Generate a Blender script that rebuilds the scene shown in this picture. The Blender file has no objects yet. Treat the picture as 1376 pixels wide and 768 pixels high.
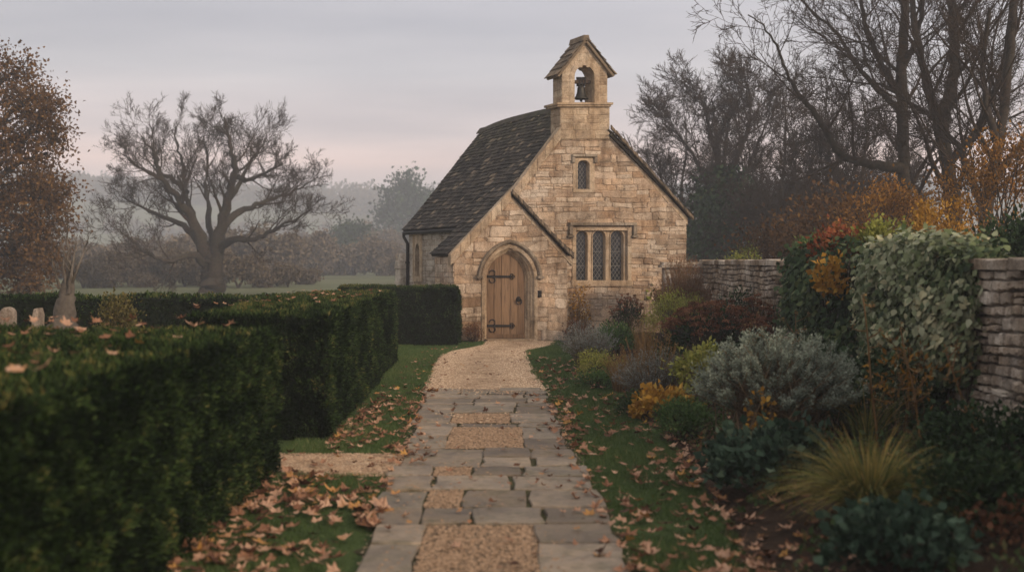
import bpy, bmesh, math, random
import numpy as np
from mathutils import Vector
from mathutils.geometry import tessellate_polygon

rnd = random.Random(11)
rng = np.random.default_rng(11)
S = bpy.context.scene
COL = S.collection
PI = math.pi

# ------------------------------------------------------------------ camera
CAM_H = 1.75
F = 1529.0                       # focal length in photo pixels (40 mm lens on a 36 mm sensor)
PITCH = math.atan(34.0 / F)
cp, sp = math.cos(PITCH), math.sin(PITCH)

def at(px, py, Y):
    """World point seen at photo pixel (px, py) at distance Y in front of the camera."""
    dx, dy = (px - 688.0) / F, (384.0 - py) / F
    vx, vy, vz = dx, cp + dy * sp, dy * cp - sp
    t = Y / vy
    return Vector((vx * t, Y, CAM_H + vz * t))

def gnd(px, py, z=0.0):
    dx, dy = (px - 688.0) / F, (384.0 - py) / F
    vx, vy, vz = dx, cp + dy * sp, dy * cp - sp
    t = (z - CAM_H) / vz
    return Vector((vx * t, vy * t, z))

cam = bpy.data.cameras.new('camera')
camo = bpy.data.objects.new('camera', cam)
COL.objects.link(camo)
camo.location = (0, 0, CAM_H)
camo.rotation_euler = (PI / 2 - PITCH, 0, 0)
cam.sensor_width = 36.0
cam.lens = F / 1376.0 * 36.0
cam.clip_start = 0.1
cam.clip_end = 5000
cam.dof.use_dof = True
cam.dof.focus_distance = 20.5
cam.dof.aperture_fstop = 1.5
cam.dof.aperture_blades = 0
S.camera = camo

# ------------------------------------------------------------------ helpers
def wl(o):
    v = Vector((0, 0, 0))
    while o is not None:
        v = v + o.location
        o = o.parent
    return v

def tag(o, label=None, cat=None, group=None, kind=None):
    if label: o['label'] = label
    if cat: o['category'] = cat
    if group: o['group'] = group
    if kind: o['kind'] = kind
    return o

def thing(name, label, cat, loc, group=None):
    o = bpy.data.objects.new(name, None)
    COL.objects.link(o)
    o.location = loc
    o.empty_display_size = 0.2
    return tag(o, label, cat, group)

def np_mesh(name, V, Fc, tint=None, smooth=False):
    """V (n,3); Fc (m,k) with one k, or a list of face tuples."""
    me = bpy.data.meshes.new(name)
    V = np.asarray(V, dtype=np.float32).reshape(-1, 3)
    if isinstance(Fc, np.ndarray):
        m, k = Fc.shape
        me.vertices.add(len(V)); me.loops.add(m * k); me.polygons.add(m)
        me.vertices.foreach_set('co', V.ravel())
        me.loops.foreach_set('vertex_index', Fc.astype(np.int32).ravel())
        me.polygons.foreach_set('loop_start', np.arange(0, m * k, k, dtype=np.int32))
        me.update(calc_edges=True)
    else:
        me.from_pydata([tuple(map(float, v)) for v in V], [], Fc)
        me.update()
    if tint is not None:
        a = me.attributes.new('tint', 'FLOAT', 'POINT')
        a.data.foreach_set('value', np.asarray(tint, dtype=np.float32))
    if smooth:
        me.polygons.foreach_set('use_smooth', np.ones(len(me.polygons), dtype=bool))
    return me

def link(name, me, mat, parent=None, loc=None):
    o = bpy.data.objects.new(name, me)
    COL.objects.link(o)
    if mat is not None and len(me.materials) == 0:
        for m in (mat if isinstance(mat, (list, tuple)) else [mat]): me.materials.append(m)
    if parent is not None: o.parent = parent
    if loc is not None: o.location = loc
    return o

def build(name, V, Fc, mat, parent=None, tint=None, smooth=False, origin=None):
    """One mesh object from world-space vertices."""
    V = np.asarray(V, dtype=np.float64).reshape(-1, 3)
    if parent is not None:
        V = V - np.array(wl(parent))
        return link(name, np_mesh(name, V, Fc, tint, smooth), mat, parent)
    if origin is None:
        mn, mx = V.min(0), V.max(0)
        origin = ((mn[0] + mx[0]) / 2, (mn[1] + mx[1]) / 2, mn[2])
    V = V - np.array(origin)
    return link(name, np_mesh(name, V, Fc, tint, smooth), mat, None, origin)

class MB:
    """Collects polygons in world space, with a tint value per vertex."""
    def __init__(s): s.v = []; s.f = []; s.t = []
    def add(s, verts, faces, tint=0.5):
        b = len(s.v)
        s.v.extend([tuple(x) for x in verts])
        s.t.extend([tint] * len(verts))
        s.f.extend([tuple(i + b for i in f) for f in faces])
    def box(s, c, d, tint=0.5, fn=None):
        x, y, z = d[0] / 2, d[1] / 2, d[2] / 2
        vs = [(c[0] + i * x, c[1] + j * y, c[2] + k * z) for i in (-1, 1) for j in (-1, 1) for k in (-1, 1)]
        if fn: vs = [fn(*v) for v in vs]
        s.add(vs, [(0, 1, 3, 2), (4, 6, 7, 5), (0, 4, 5, 1), (2, 3, 7, 6), (0, 2, 6, 4), (1, 5, 7, 3)], tint)
    def prism(s, poly, fn, w0, w1, tint=0.5, chamfer=0.0):
        """poly = list of (a,b); fn(a,w,b) -> world; front face at w1, back at w0."""
        n = len(poly)
        ca = sum(p[0] for p in poly) / n; cb = sum(p[1] for p in poly) / n
        loops = [[(a, w0, b) for a, b in poly]]
        if chamfer > 0:
            loops.append([(a, w1 - chamfer, b) for a, b in poly])
            ins = []
            for a, b in poly:
                l = math.hypot(a - ca, b - cb) + 1e-9
                k = min(chamfer * 1.3 / l, .4)
                ins.append((a + (ca - a) * k, w1, b + (cb - b) * k))
            loops.append(ins)
        else:
            loops.append([(a, w1, b) for a, b in poly])
        vs = [fn(*p) for lp in loops for p in lp]
        fs = []
        for k in range(len(loops) - 1):
            for i in range(n):
                j = (i + 1) % n
                fs.append((k * n + i, k * n + j, (k + 1) * n + j, (k + 1) * n + i))
        fs.append(tuple((len(loops) - 1) * n + i for i in range(n)))
        s.add(vs, fs, tint)
    def tube(s, pts, rads, sides=6, tint=0.5, caps=True):
        V, Fq = tube_arrays(pts, rads, sides)
        s.add(V.tolist(), Fq.tolist(), tint)
        if caps:
            b = len(s.v) - len(V)
            s.f.append(tuple(b + i for i in range(sides)))
            s.f.append(tuple(len(s.v) - sides + i for i in range(sides)))
    def build(s, name, mat, parent=None, smooth=False, origin=None):
        return build(name, s.v, s.f, mat, parent, s.t, smooth, origin)

def tube_arrays(pts, rads, sides):
    P = np.array([tuple(p) for p in pts], dtype=float)
    n = len(P)
    T = np.gradient(P, axis=0)
    T /= np.linalg.norm(T, axis=1, keepdims=True) + 1e-9
    ref = np.array([0, 0, 1.0]) if abs(T[0, 2]) < .9 else np.array([1.0, 0, 0])
    A = np.cross(T, ref); A /= np.linalg.norm(A, axis=1, keepdims=True) + 1e-9
    B = np.cross(T, A)
    R = np.asarray(rads, dtype=float).reshape(-1, 1, 1) * np.ones((n, 1, 1))
    a = np.arange(sides) * 2 * PI / sides
    V = P[:, None, :] + R * (np.cos(a)[None, :, None] * A[:, None, :] + np.sin(a)[None, :, None] * B[:, None, :])
    i = np.arange(n - 1)[:, None] * sides
    j = np.arange(sides)[None, :]; j2 = (j + 1) % sides
    Fq = np.stack([i + j, i + j2, i + sides + j2, i + sides + j], -1).reshape(-1, 4)
    return V.reshape(-1, 3), Fq

def tubes(polys, sides):
    """Many (pts, rads) polylines to one quad mesh."""
    Vs, Fs, b = [], [], 0
    for pts, rads in polys:
        V, Fq = tube_arrays(pts, rads, sides)
        Vs.append(V); Fs.append(Fq + b); b += len(V)
    return np.concatenate(Vs), np.concatenate(Fs)

def sticks(P0, P1, r0, r1, sides=3):
    """Vectorised straight tapering sticks."""
    P0 = np.asarray(P0); P1 = np.asarray(P1)
    D = P1 - P0; D = D / (np.linalg.norm(D, axis=1, keepdims=True) + 1e-9)
    ref = np.where(np.abs(D[:, 2:3]) < .9, np.array([[0, 0, 1.0]]), np.array([[1.0, 0, 0]]))
    A = np.cross(D, ref); A /= np.linalg.norm(A, axis=1, keepdims=True) + 1e-9
    B = np.cross(D, A)
    n = len(P0)
    r0 = np.broadcast_to(np.asarray(r0, float), (n,)); r1 = np.broadcast_to(np.asarray(r1, float), (n,))
    V = np.zeros((n, 2 * sides, 3))
    for k in range(sides):
        a = 2 * PI * k / sides
        d = math.cos(a) * A + math.sin(a) * B
        V[:, k] = P0 + d * r0[:, None]
        V[:, sides + k] = P1 + d * r1[:, None]
    base = np.arange(n)[:, None] * 2 * sides
    fs = []
    for k in range(sides):
        k2 = (k + 1) % sides
        fs.append(np.concatenate([base + k, base + k2, base + sides + k2, base + sides + k], 1))
    return V.reshape(-1, 3), np.concatenate(fs)

def unit(n):
    d = rng.normal(size=(n, 3))
    return d / (np.linalg.norm(d, axis=1, keepdims=True) + 1e-9)

def norm(D): return D / (np.linalg.norm(D, axis=1, keepdims=True) + 1e-9)

def leaf_quads(P, D, L, W, fold=0.25, droop=0.0):
    """A pointed leaf (two quads folded on the midrib) at each P pointing along D. Returns V, F."""
    n = len(P)
    D = norm(D)
    side = np.cross(D, unit(n)); side = norm(side)
    up = np.cross(side, D)
    L = np.broadcast_to(np.asarray(L, float), (n,))[:, None]
    W = np.broadcast_to(np.asarray(W, float), (n,))[:, None]
    V = np.zeros((n, 4, 3))
    V[:, 0] = P
    V[:, 1] = P + D * L * .5 + side * W * .5 + up * W * fold
    V[:, 2] = P + D * L
    V[:, 3] = P + D * L * .5 - side * W * .5 + up * W * fold
    if droop: V[:, 2, 2] -= droop * L[:, 0]
    return V.reshape(-1, 3), np.arange(4 * n).reshape(n, 4)

# vectorised value noise
def vnoise(P, scale=1.0, seed=0.0):
    P = np.asarray(P, float) * scale + seed * 17.31
    I = np.floor(P).astype(np.int64); fr = P - I
    fr = fr * fr * (3 - 2 * fr)
    def h(ix, iy, iz):
        n = (ix * 374761393 + iy * 668265263 + iz * 2147483647 + 974711) & 0x7fffffff
        n = ((n ^ (n >> 13)) * 1274126177) & 0x7fffffff
        return ((n ^ (n >> 16)) & 0xffff) / 65535.0
    out = 0
    for dx in (0, 1):
        for dy in (0, 1):
            for dz in (0, 1):
                w = (fr[:, 0] if dx else 1 - fr[:, 0]) * (fr[:, 1] if dy else 1 - fr[:, 1]) * (fr[:, 2] if dz else 1 - fr[:, 2])
                out = out + w * h(I[:, 0] + dx, I[:, 1] + dy, I[:, 2] + dz)
    return out * 2 - 1

def fbm(P, scale=1.0, seed=0.0, oct=3):
    o = 0; a = 1.0; t = 0
    for k in range(oct):
        o = o + a * vnoise(P, scale * 2 ** k, seed + k * 3.7); t += a; a *= .5
    return o / t

# ------------------------------------------------------------------ materials
class NT:
    def __init__(s, name):
        s.m = bpy.data.materials.new(name); s.m.use_nodes = True
        s.t = s.m.node_tree; s.t.nodes.clear()
        s.out = s.n('ShaderNodeOutputMaterial')
    def n(s, typ, **kw):
        x = s.t.nodes.new(typ)
        for k, v in kw.items():
            if k.startswith('i_'): x.inputs[k[2:].replace('_', ' ')].default_value = v
            else: setattr(x, k, v)
        return x
    def l(s, a, b): s.t.links.new(a, b)
    def tint(s):
        a = s.n('ShaderNodeAttribute', attribute_name='tint'); return a.outputs['Fac']
    def noise(s, scale, detail=4, rough=.55, coord='Object', dist=0.0):
        tc = s.n('ShaderNodeTexCoord'); x = s.n('ShaderNodeTexNoise')
        x.inputs['Scale'].default_value = scale; x.inputs['Detail'].default_value = detail
        x.inputs['Roughness'].default_value = rough; x.inputs['Distortion'].default_value = dist
        s.l(tc.outputs[coord], x.inputs['Vector']); return x.outputs['Fac']
    def ramp(s, fac, stops, interp='LINEAR'):
        r = s.n('ShaderNodeValToRGB'); r.color_ramp.interpolation = interp
        el = r.color_ramp.elements
        while len(el) < len(stops): el.new(0.5)
        for e, (p, c) in zip(el, stops):
            e.position = p; e.color = (*c, 1) if len(c) == 3 else c
        s.l(fac, r.inputs['Fac']); return r.outputs['Color']
    def mix(s, fac, a, b, mode='MIX'):
        x = s.n('ShaderNodeMix', data_type='RGBA', blend_type=mode)
        for sock, v in ((x.inputs['Factor'], fac), (x.inputs[6], a), (x.inputs[7], b)):
            if hasattr(v, 'is_linked') or hasattr(v, 'node'): s.l(v, sock)
            elif isinstance(v, (int, float)): sock.default_value = v
            else: sock.default_value = (*v, 1)
        return x.outputs[2]
    def math(s, op, a, b=None, c=None):
        x = s.n('ShaderNodeMath', operation=op)
        for i, v in enumerate((a, b, c)):
            if v is None: continue
            if isinstance(v, (int, float)): x.inputs[i].default_value = v
            else: s.l(v, x.inputs[i])
        return x.outputs[0]
    def bump(s, h, strength=.5, dist=.02, normal=None):
        b = s.n('ShaderNodeBump'); b.inputs['Strength'].default_value = strength; b.inputs['Distance'].default_value = dist
        s.l(h, b.inputs['Height'])
        if normal is not None: s.l(normal, b.inputs['Normal'])
        return b.outputs['Normal']
    def done(s, color, rough=.8, normal=None, metal=0.0, spec=.3, transl=0.0):
        p = s.n('ShaderNodeBsdfPrincipled')
        if hasattr(color, 'node'): s.l(color, p.inputs['Base Color'])
        else: p.inputs['Base Color'].default_value = (*color, 1)
        if hasattr(rough, 'node'): s.l(rough, p.inputs['Roughness'])
        else: p.inputs['Roughness'].default_value = rough
        p.inputs['Metallic'].default_value = metal
        p.inputs['Specular IOR Level'].default_value = spec
        if normal is not None: s.l(normal, p.inputs['Normal'])
        o = p.outputs[0]
        if transl > 0:
            tr = s.n('ShaderNodeBsdfTranslucent')
            if hasattr(color, 'node'): s.l(color, tr.inputs['Color'])
            else: tr.inputs['Color'].default_value = (*color, 1)
            mx = s.n('ShaderNodeMixShader'); mx.inputs[0].default_value = transl
            s.l(o, mx.inputs[1]); s.l(tr.outputs[0], mx.inputs[2]); o = mx.outputs[0]
        s.l(o, s.out.inputs['Surface'])
        return s.m

def mat_masonry(name, stops, lichen=(.44, .40, .34), stain=(.12, .095, .072), lich_amt=.62, stain_amt=.6, bump=.7):
    t = NT(name)
    c = t.ramp(t.tint(), stops)
    n1 = t.noise(1.3, 5, .6); n2 = t.noise(9, 6, .65); n3 = t.noise(60, 4, .6); n4 = t.noise(3.2, 6, .7, dist=.6)
    c = t.mix(t.math('MULTIPLY', t.ramp(n1, [(.42, (0, 0, 0)), (.7, (1, 1, 1))]), lich_amt), c, lichen)
    c = t.mix(t.math('MULTIPLY', t.ramp(n4, [(.5, (0, 0, 0)), (.68, (1, 1, 1))]), stain_amt), c, stain)
    n5 = t.noise(.55, 4, .6, dist=.8)
    c = t.mix(.7, c, t.ramp(n5, [(.32, (.5, .43, .36)), (.48, (.95, .91, .87)), (.62, (1.22, 1.2, 1.2))]), 'MULTIPLY')
    c = t.mix(.7, c, t.ramp(n2, [(.25, (.5, .45, .4)), (.5, (1, 1, 1)), (.75, (1.35, 1.3, 1.25))]), 'MULTIPLY')
    c = t.mix(.7, c, t.ramp(n3, [(.34, (.4, .34, .28)), (.5, (1, 1, 1)), (.68, (1.25, 1.25, 1.25))]), 'MULTIPLY')
    tcs = t.n('ShaderNodeTexCoord'); mps = t.n('ShaderNodeMapping'); mps.inputs['Scale'].default_value = (2.6, 2.6, .5); t.l(tcs.outputs['Object'], mps.inputs[0])
    nst = t.n('ShaderNodeTexNoise'); nst.inputs['Scale'].default_value = 1.5; nst.inputs['Detail'].default_value = 6; nst.inputs['Roughness'].default_value = .65; t.l(mps.outputs[0], nst.inputs[0])
    c = t.mix(.75, c, t.ramp(nst.outputs['Fac'], [(.36, (.48, .43, .38)), (.5, (1, 1, 1)), (.68, (1.12, 1.12, 1.12))]), 'MULTIPLY')
    h = t.math('ADD', t.math('MULTIPLY', n2, 1.0), t.math('MULTIPLY', n3, .5))
    return t.done(c, .93, t.bump(h, bump, .025), spec=.15)

def mat_leaf(name, stops, transl=.25, rough=.6, vein=True, spec=.08):
    t = NT(name)
    c = t.ramp(t.tint(), stops)
    if vein:
        c = t.mix(.5, c, t.ramp(t.noise(14, 3), [(.3, (.6, .6, .6)), (.7, (1.25, 1.25, 1.2))]), 'MULTIPLY')
    return t.done(c, rough, transl=transl, spec=spec)

HONEY = [(0, (.31, .21, .135)), (.2, (.47, .335, .225)), (.45, (.57, .43, .305)), (.65, (.46, .37, .285)), (.82, (.67, .56, .445)), (1, (.38, .265, .18))]
M = {}
M['stone'] = mat_masonry('honey_limestone', HONEY)
M['mortar'] = mat_masonry('lime_mortar', [(0, (.27, .20, .138)), (1, (.33, .25, .178))], bump=.5)
M['ashlar'] = mat_masonry('dressed_limestone', [(0, (.36, .27, .185)), (.5, (.46, .355, .245)), (1, (.54, .44, .32))], lich_amt=.5, stain_amt=.5, bump=.4)
M['hood'] = mat_masonry('weathered_limestone', [(0, (.22, .18, .14)), (1, (.30, .25, .19))], lich_amt=.5, stain_amt=.7)
M['flank'] = mat_masonry('grey_limestone', [(0, (.33, .29, .24)), (.5, (.42, .38, .33)), (1, (.5, .46, .40))], lich_amt=.5, stain_amt=.4)
M['drystone'] = mat_masonry('garden_wall_stone', [(0, (.13, .10, .07)), (.4, (.25, .195, .14)), (.7, (.38, .31, .235)), (.88, (.52, .47, .40)), (1, (.22, .15, .09))], lichen=(.62, .60, .56), lich_amt=.6, stain=(.05, .042, .033), stain_amt=.7)
M['joint'] = mat_masonry('wall_joint', [(0, (.035, .028, .02)), (1, (.05, .04, .03))])
M['grave'] = mat_masonry('gravestone', [(0, (.22, .185, .155)), (1, (.30, .255, .215))], lich_amt=.5)

t = NT('stone_slate')
c = t.ramp(t.tint(), [(0, (.018, .015, .012)), (.4, (.040, .034, .028)), (.75, (.070, .057, .046)), (.92, (.12, .096, .072)), (1, (.21, .16, .11))])
n1 = t.noise(6, 5, .6); n2 = t.noise(50, 4)
c = t.mix(t.math('MULTIPLY', t.ramp(t.noise(22, 3), [(.6, (0, 0, 0)), (.68, (1, 1, 1))]), .35), c, (.2, .19, .15))
c = t.mix(.6, c, t.ramp(n1, [(.3, (.6, .6, .6)), (.7, (1.3, 1.3, 1.3))]), 'MULTIPLY')
tc = t.n('ShaderNodeTexCoord'); sx = t.n('ShaderNodeSeparateXYZ'); t.l(tc.outputs['Object'], sx.inputs[0])
mo = t.math('MULTIPLY', t.ramp(sx.outputs['Z'], [(0, (0, 0, 0)), (1, (1, 1, 1))]), 1.0)
mz = t.n('ShaderNodeMapRange'); t.l(sx.outputs['Z'], mz.inputs[0]); mz.inputs[1].default_value = 4.3; mz.inputs[2].default_value = 5.6
moss = t.math('MULTIPLY', mz.outputs[0], t.ramp(t.noise(5, 5, .6), [(.42, (0, 0, 0)), (.55, (1, 1, 1))]))
c = t.mix(t.math('MULTIPLY', moss, .75), c, (.058, .056, .026))
c0 = c
M['slate'] = t.done(c, .85, t.bump(t.math('ADD', n1, n2), .6, .015), spec=.25)

t = NT('bellcote_slate'); c = t.ramp(t.tint(), [(0, (.10, .08, .062)), (.5, (.17, .135, .10)), (1, (.24, .185, .13))]); n1 = t.noise(9, 5)
c = t.mix(.8, c, t.ramp(n1, [(.3, (.5, .5, .48)), (.7, (1.3, 1.25, 1.2))]), 'MULTIPLY')
M['bellslate'] = t.done(c, .9, t.bump(n1, .6, .02), spec=.2)
t = NT('oak_door')
tc = t.n('ShaderNodeTexCoord'); mp = t.n('ShaderNodeMapping'); mp.inputs['Scale'].default_value = (18, 18, 1.1)
t.l(tc.outputs['Object'], mp.inputs[0]); nz = t.n('ShaderNodeTexNoise'); nz.inputs['Scale'].default_value = 2.2; nz.inputs['Detail'].default_value = 7; nz.inputs['Distortion'].default_value = .5
t.l(mp.outputs[0], nz.inputs[0])
c = t.ramp(t.tint(), [(0, (.145, .085, .046)), (1, (.225, .14, .08))])
c = t.mix(.75, c, t.ramp(nz.outputs['Fac'], [(.3, (.3, .28, .26)), (.5, (1, 1, 1)), (.75, (1.35, 1.3, 1.25))]), 'MULTIPLY')
M['oak'] = t.done(c, .65, t.bump(nz.outputs['Fac'], .4, .01))
t = NT('wrought_iron'); n1 = t.noise(40)
M['iron'] = t.done(t.ramp(n1, [(.3, (.012, .011, .011)), (.8, (.04, .032, .027))]), .55, t.bump(n1, .3, .004), metal=.4)
t = NT('leaded_glass'); n1 = t.noise(5, 2)
M['glass'] = t.done(t.ramp(n1, [(.3, (.012, .013, .015)), (.7, (.03, .031, .034))]), .12, t.bump(n1, .25, .02), spec=.5)
t = NT('lead_came'); M['lead'] = t.done((.15, .145, .135), .6, metal=.2)
t = NT('bell_bronze'); n1 = t.noise(20)
M['bronze'] = t.done(t.ramp(n1, [(.3, (.028, .027, .025)), (.7, (.06, .055, .045))]), .5, metal=.6)
t = NT('old_timber'); M['timber'] = t.done(t.ramp(t.noise(20), [(.3, (.05, .035, .025)), (.7, (.10, .07, .05))]), .8)

def mat_bark(name, a, b, lich):
    t = NT(name); n1 = t.noise(7, 6, .65); n2 = t.noise(1.2, 4)
    c = t.ramp(n1, [(.3, a), (.7, b)])
    c = t.mix(t.math('MULTIPLY', t.ramp(n2, [(.45, (0, 0, 0)), (.7, (1, 1, 1))]), .5), c, lich)
    return t.done(c, .9, t.bump(n1, .8, .05), spec=.15)
M['bark'] = mat_bark('oak_bark', (.022, .017, .013), (.062, .047, .035), (.055, .052, .036))
M['bark_grey'] = mat_bark('grey_bark', (.06, .05, .042), (.15, .13, .11), (.17, .15, .125))
M['twig'] = mat_bark('twig_bark', (.026, .017, .011), (.058, .038, .024), (.05, .036, .024))
M['stem_brown'] = mat_bark('dry_stem', (.09, .06, .035), (.2, .145, .085), (.14, .1, .06))
M['stem_dark'] = mat_bark('dark_stem', (.03, .022, .016), (.07, .05, .035), (.05, .045, .03))

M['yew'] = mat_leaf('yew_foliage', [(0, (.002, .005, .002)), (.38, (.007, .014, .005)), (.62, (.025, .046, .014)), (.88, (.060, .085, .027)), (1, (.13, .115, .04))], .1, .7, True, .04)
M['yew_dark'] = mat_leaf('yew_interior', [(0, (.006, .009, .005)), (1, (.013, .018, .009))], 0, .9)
M['oakleaf'] = mat_leaf('brown_oak_leaf', [(0, (.055, .03, .014)), (.4, (.11, .058, .024)), (.75, (.18, .095, .035)), (1, (.26, .15, .05))])
M['orangeleaf'] = mat_leaf('orange_beech_leaf', [(0, (.07, .04, .014)), (.35, (.20, .095, .022)), (.7, (.42, .20, .035)), (1, (.55, .32, .07))])
M['yellowleaf'] = mat_leaf('golden_leaf', [(0, (.16, .075, .014)), (.5, (.44, .235, .04)), (1, (.58, .40, .10))])
M['greenleaf'] = mat_leaf('garden_green_leaf', [(0, (.03, .06, .02)), (.5, (.075, .14, .045)), (.85, (.15, .22, .075)), (1, (.28, .25, .085))])
M['darkleaf'] = mat_leaf('dark_evergreen_leaf', [(0, (.008, .018, .008)), (.5, (.027, .052, .022)), (.9, (.062, .098, .042)), (1, (.10, .125, .05))], .1)
M['limeleaf'] = mat_leaf('yellow_green_leaf', [(0, (.10, .12, .025)), (.5, (.29, .30, .07)), (1, (.52, .46, .14))])
M['paleivy'] = mat_leaf('variegated_ivy_leaf', [(0, (.018, .035, .014)), (.25, (.05, .078, .034)), (.5, (.12, .15, .07)), (.75, (.21, .24, .14)), (.95, (.36, .38, .26)), (1, (.42, .40, .25))], .2, .45)
M['silver'] = mat_leaf('silver_foliage', [(0, (.05, .062, .045)), (.4, (.16, .19, .15)), (.8, (.30, .345, .28)), (1, (.40, .43, .36))], .15, .8)
M['lav'] = mat_leaf('lavender_foliage', [(0, (.08, .085, .075)), (.5, (.23, .245, .225)), (.85, (.36, .37, .35)), (1, (.38, .35, .32))], .15, .8)
M['sedum'] = mat_leaf('sedum_seedhead', [(0, (.06, .026, .015)), (.5, (.19, .085, .05)), (1, (.36, .19, .115))], .1, .9)
M['redtwig'] = mat_leaf('russet_foliage', [(0, (.06, .028, .016)), (.5, (.15, .07, .04)), (1, (.25, .13, .07))], .15, .8)
M['ochregrass'] = mat_leaf('ochre_grass', [(0, (.10, .055, .025)), (.5, (.24, .14, .06)), (1, (.36, .24, .11))], .25, .7)
M['bladegrass'] = mat_leaf('sedge_blade', [(0, (.035, .06, .016)), (.4, (.10, .125, .034)), (.72, (.30, .24, .075)), (1, (.46, .30, .10))], .25, .6)
M['greyleaf'] = mat_leaf('grey_green_leaf', [(0, (.016, .034, .022)), (.5, (.052, .09, .06)), (.88, (.12, .165, .11)), (1, (.2, .18, .08))], .15)
M['olive'] = mat_leaf('olive_leaf', [(0, (.05, .05, .018)), (.5, (.13, .11, .04)), (1, (.22, .17, .07))], .15)
M['bedleaf'] = mat_leaf('bed_undergrowth', [(0, (.018, .035, .014)), (.35, (.045, .075, .028)), (.6, (.075, .11, .045)), (.8, (.13, .10, .045)), (1, (.16, .085, .045))], .15)
M['redleaf'] = mat_leaf('russet_creeper_leaf', [(0, (.10, .025, .014)), (.5, (.22, .065, .03)), (1, (.34, .14, .05))])
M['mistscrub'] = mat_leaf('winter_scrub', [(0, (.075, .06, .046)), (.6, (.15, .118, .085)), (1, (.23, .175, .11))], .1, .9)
M['fallen'] = mat_leaf('fallen_leaf', [(0, (.045, .022, .015)), (.25, (.13, .06, .035)), (.5, (.29, .15, .09)), (.74, (.47, .30, .21)), (.92, (.36, .18, .07)), (1, (.40, .22, .07))], .1, .7)
M['lawn_blade'] = mat_leaf('lawn_blade', [(0, (.035, .062, .018)), (.5, (.078, .125, .042)), (.88, (.13, .17, .062)), (1, (.28, .23, .10))], .2, .6, vein=False)

t = NT('meadow')
n1 = t.noise(.02, 4); n2 = t.noise(.6, 5); n3 = t.noise(25, 4)
c = t.ramp(n1, [(.35, (.075, .075, .04)), (.5, (.13, .14, .075)), (.62, (.10, .088, .055)), (.7, (.15, .15, .085))])
c = t.mix(.6, c, t.ramp(n2, [(.3, (.6, .6, .55)), (.7, (1.2, 1.2, 1.1))]), 'MULTIPLY')
M['meadow'] = t.done(c, .95, t.bump(n3, .5, .03), spec=.1)
t = NT('lawn')
n2 = t.noise(1.5, 5); n3 = t.noise(60, 4)
c = t.ramp(n2, [(.3, (.04, .064, .02)), (.6, (.064, .095, .032)), (.8, (.085, .10, .04))])
c = t.mix(.6, c, t.ramp(n3, [(.3, (.5, .5, .5)), (.7, (1.2, 1.2, 1.1))]), 'MULTIPLY')
M['lawn'] = t.done(c, .95, t.bump(n3, .8, .03), spec=.1)
t = NT('bed_soil'); n2 = t.noise(6, 6, .7); n3 = t.noise(50, 4)
M['soil'] = t.done(t.mix(.5, t.ramp(n2, [(.3, (.02, .014, .010)), (.7, (.065, .042, .028))]), t.ramp(n3, [(.3, (.4, .4, .4)), (.7, (1.3, 1.2, 1.1))]), 'MULTIPLY'), .95, t.bump(n2, 1, .08), spec=.1)
def mat_gravel(name, stops):
    t = NT(name)
    tc = t.n('ShaderNodeTexCoord'); v = t.n('ShaderNodeTexVoronoi'); v.inputs['Scale'].default_value = 42; t.l(tc.outputs['Object'], v.inputs['Vector'])
    sh = t.n('ShaderNodeSeparateColor'); t.l(v.outputs['Color'], sh.inputs[0])
    c = t.ramp(sh.outputs[0], stops)
    n2 = t.noise(2.2, 5)
    c = t.mix(.7, c, t.ramp(n2, [(.35, (.6, .55, .5)), (.65, (1.15, 1.15, 1.15))]), 'MULTIPLY')
    h = t.math('SUBTRACT', 1.0, v.outputs['Distance'])
    return t.done(c, .9, t.bump(h, 1, .02), spec=.15)
GRAV = [(0, (.22, .14, .085)), (.4, (.42, .285, .18)), (.75, (.55, .40, .27)), (1, (.62, .48, .34))]
t = NT('joint_soil'); M['jointsoil'] = t.done(t.ramp(t.noise(9, 5), [(.35, (.035, .027, .018)), (.55, (.05, .05, .02)), (.75, (.10, .075, .045))]), .95, spec=.1)
M['gravel'] = mat_gravel('gravel_ground', GRAV)
M['panel'] = mat_gravel('gravel_panel_ground', [(0, (.08, .055, .034)), (.5, (.19, .13, .085)), (1, (.33, .245, .165))])
t = NT('gravel_pebble'); M['pebble'] = t.done(t.ramp(t.tint(), GRAV), .85, spec=.2)
t = NT('flagstone')
c = t.ramp(t.tint(), [(0, (.125, .096, .070)), (.35, (.20, .157, .115)), (.65, (.28, .222, .166)), (1, (.19, .157, .12))])
n1 = t.noise(2.5, 6, .65, dist=.4); n2 = t.noise(18, 6, .65); n3 = t.noise(90, 3)
c = t.mix(.95, c, t.ramp(n1, [(.3, (.4, .38, .35)), (.5, (1, 1, 1)), (.7, (1.4, 1.35, 1.25))]), 'MULTIPLY')
c = t.mix(t.math('MULTIPLY', t.ramp(t.noise(5, 5, .7), [(.5, (0, 0, 0)), (.68, (1, 1, 1))]), .65), c, (.085, .08, .045))
c = t.mix(.5, c, t.ramp(n2, [(.3, (.6, .6, .6)), (.7, (1.25, 1.25, 1.25))]), 'MULTIPLY')
M['flag'] = t.done(c, t.ramp(n1, [(.3, (.5, .5, .5)), (.7, (.85, .85, .85))]), t.bump(t.math('ADD', n2, t.math('MULTIPLY', n3, .4)), .6, .02), spec=.3)

# ------------------------------------------------------------------ masonry tools
def clip_poly(poly, A, B, C):
    out = []
    n = len(poly)
    for i in range(n):
        p, q = poly[i], poly[(i + 1) % n]
        dp = A * p[0] + B * p[1] - C; dq = A * q[0] + B * q[1] - C
        if dp <= 0: out.append(p)
        if (dp < 0 < dq) or (dq < 0 < dp):
            k = dp / (dp - dq); out.append((p[0] + (q[0] - p[0]) * k, p[1] + (q[1] - p[1]) * k))
    return out

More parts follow.
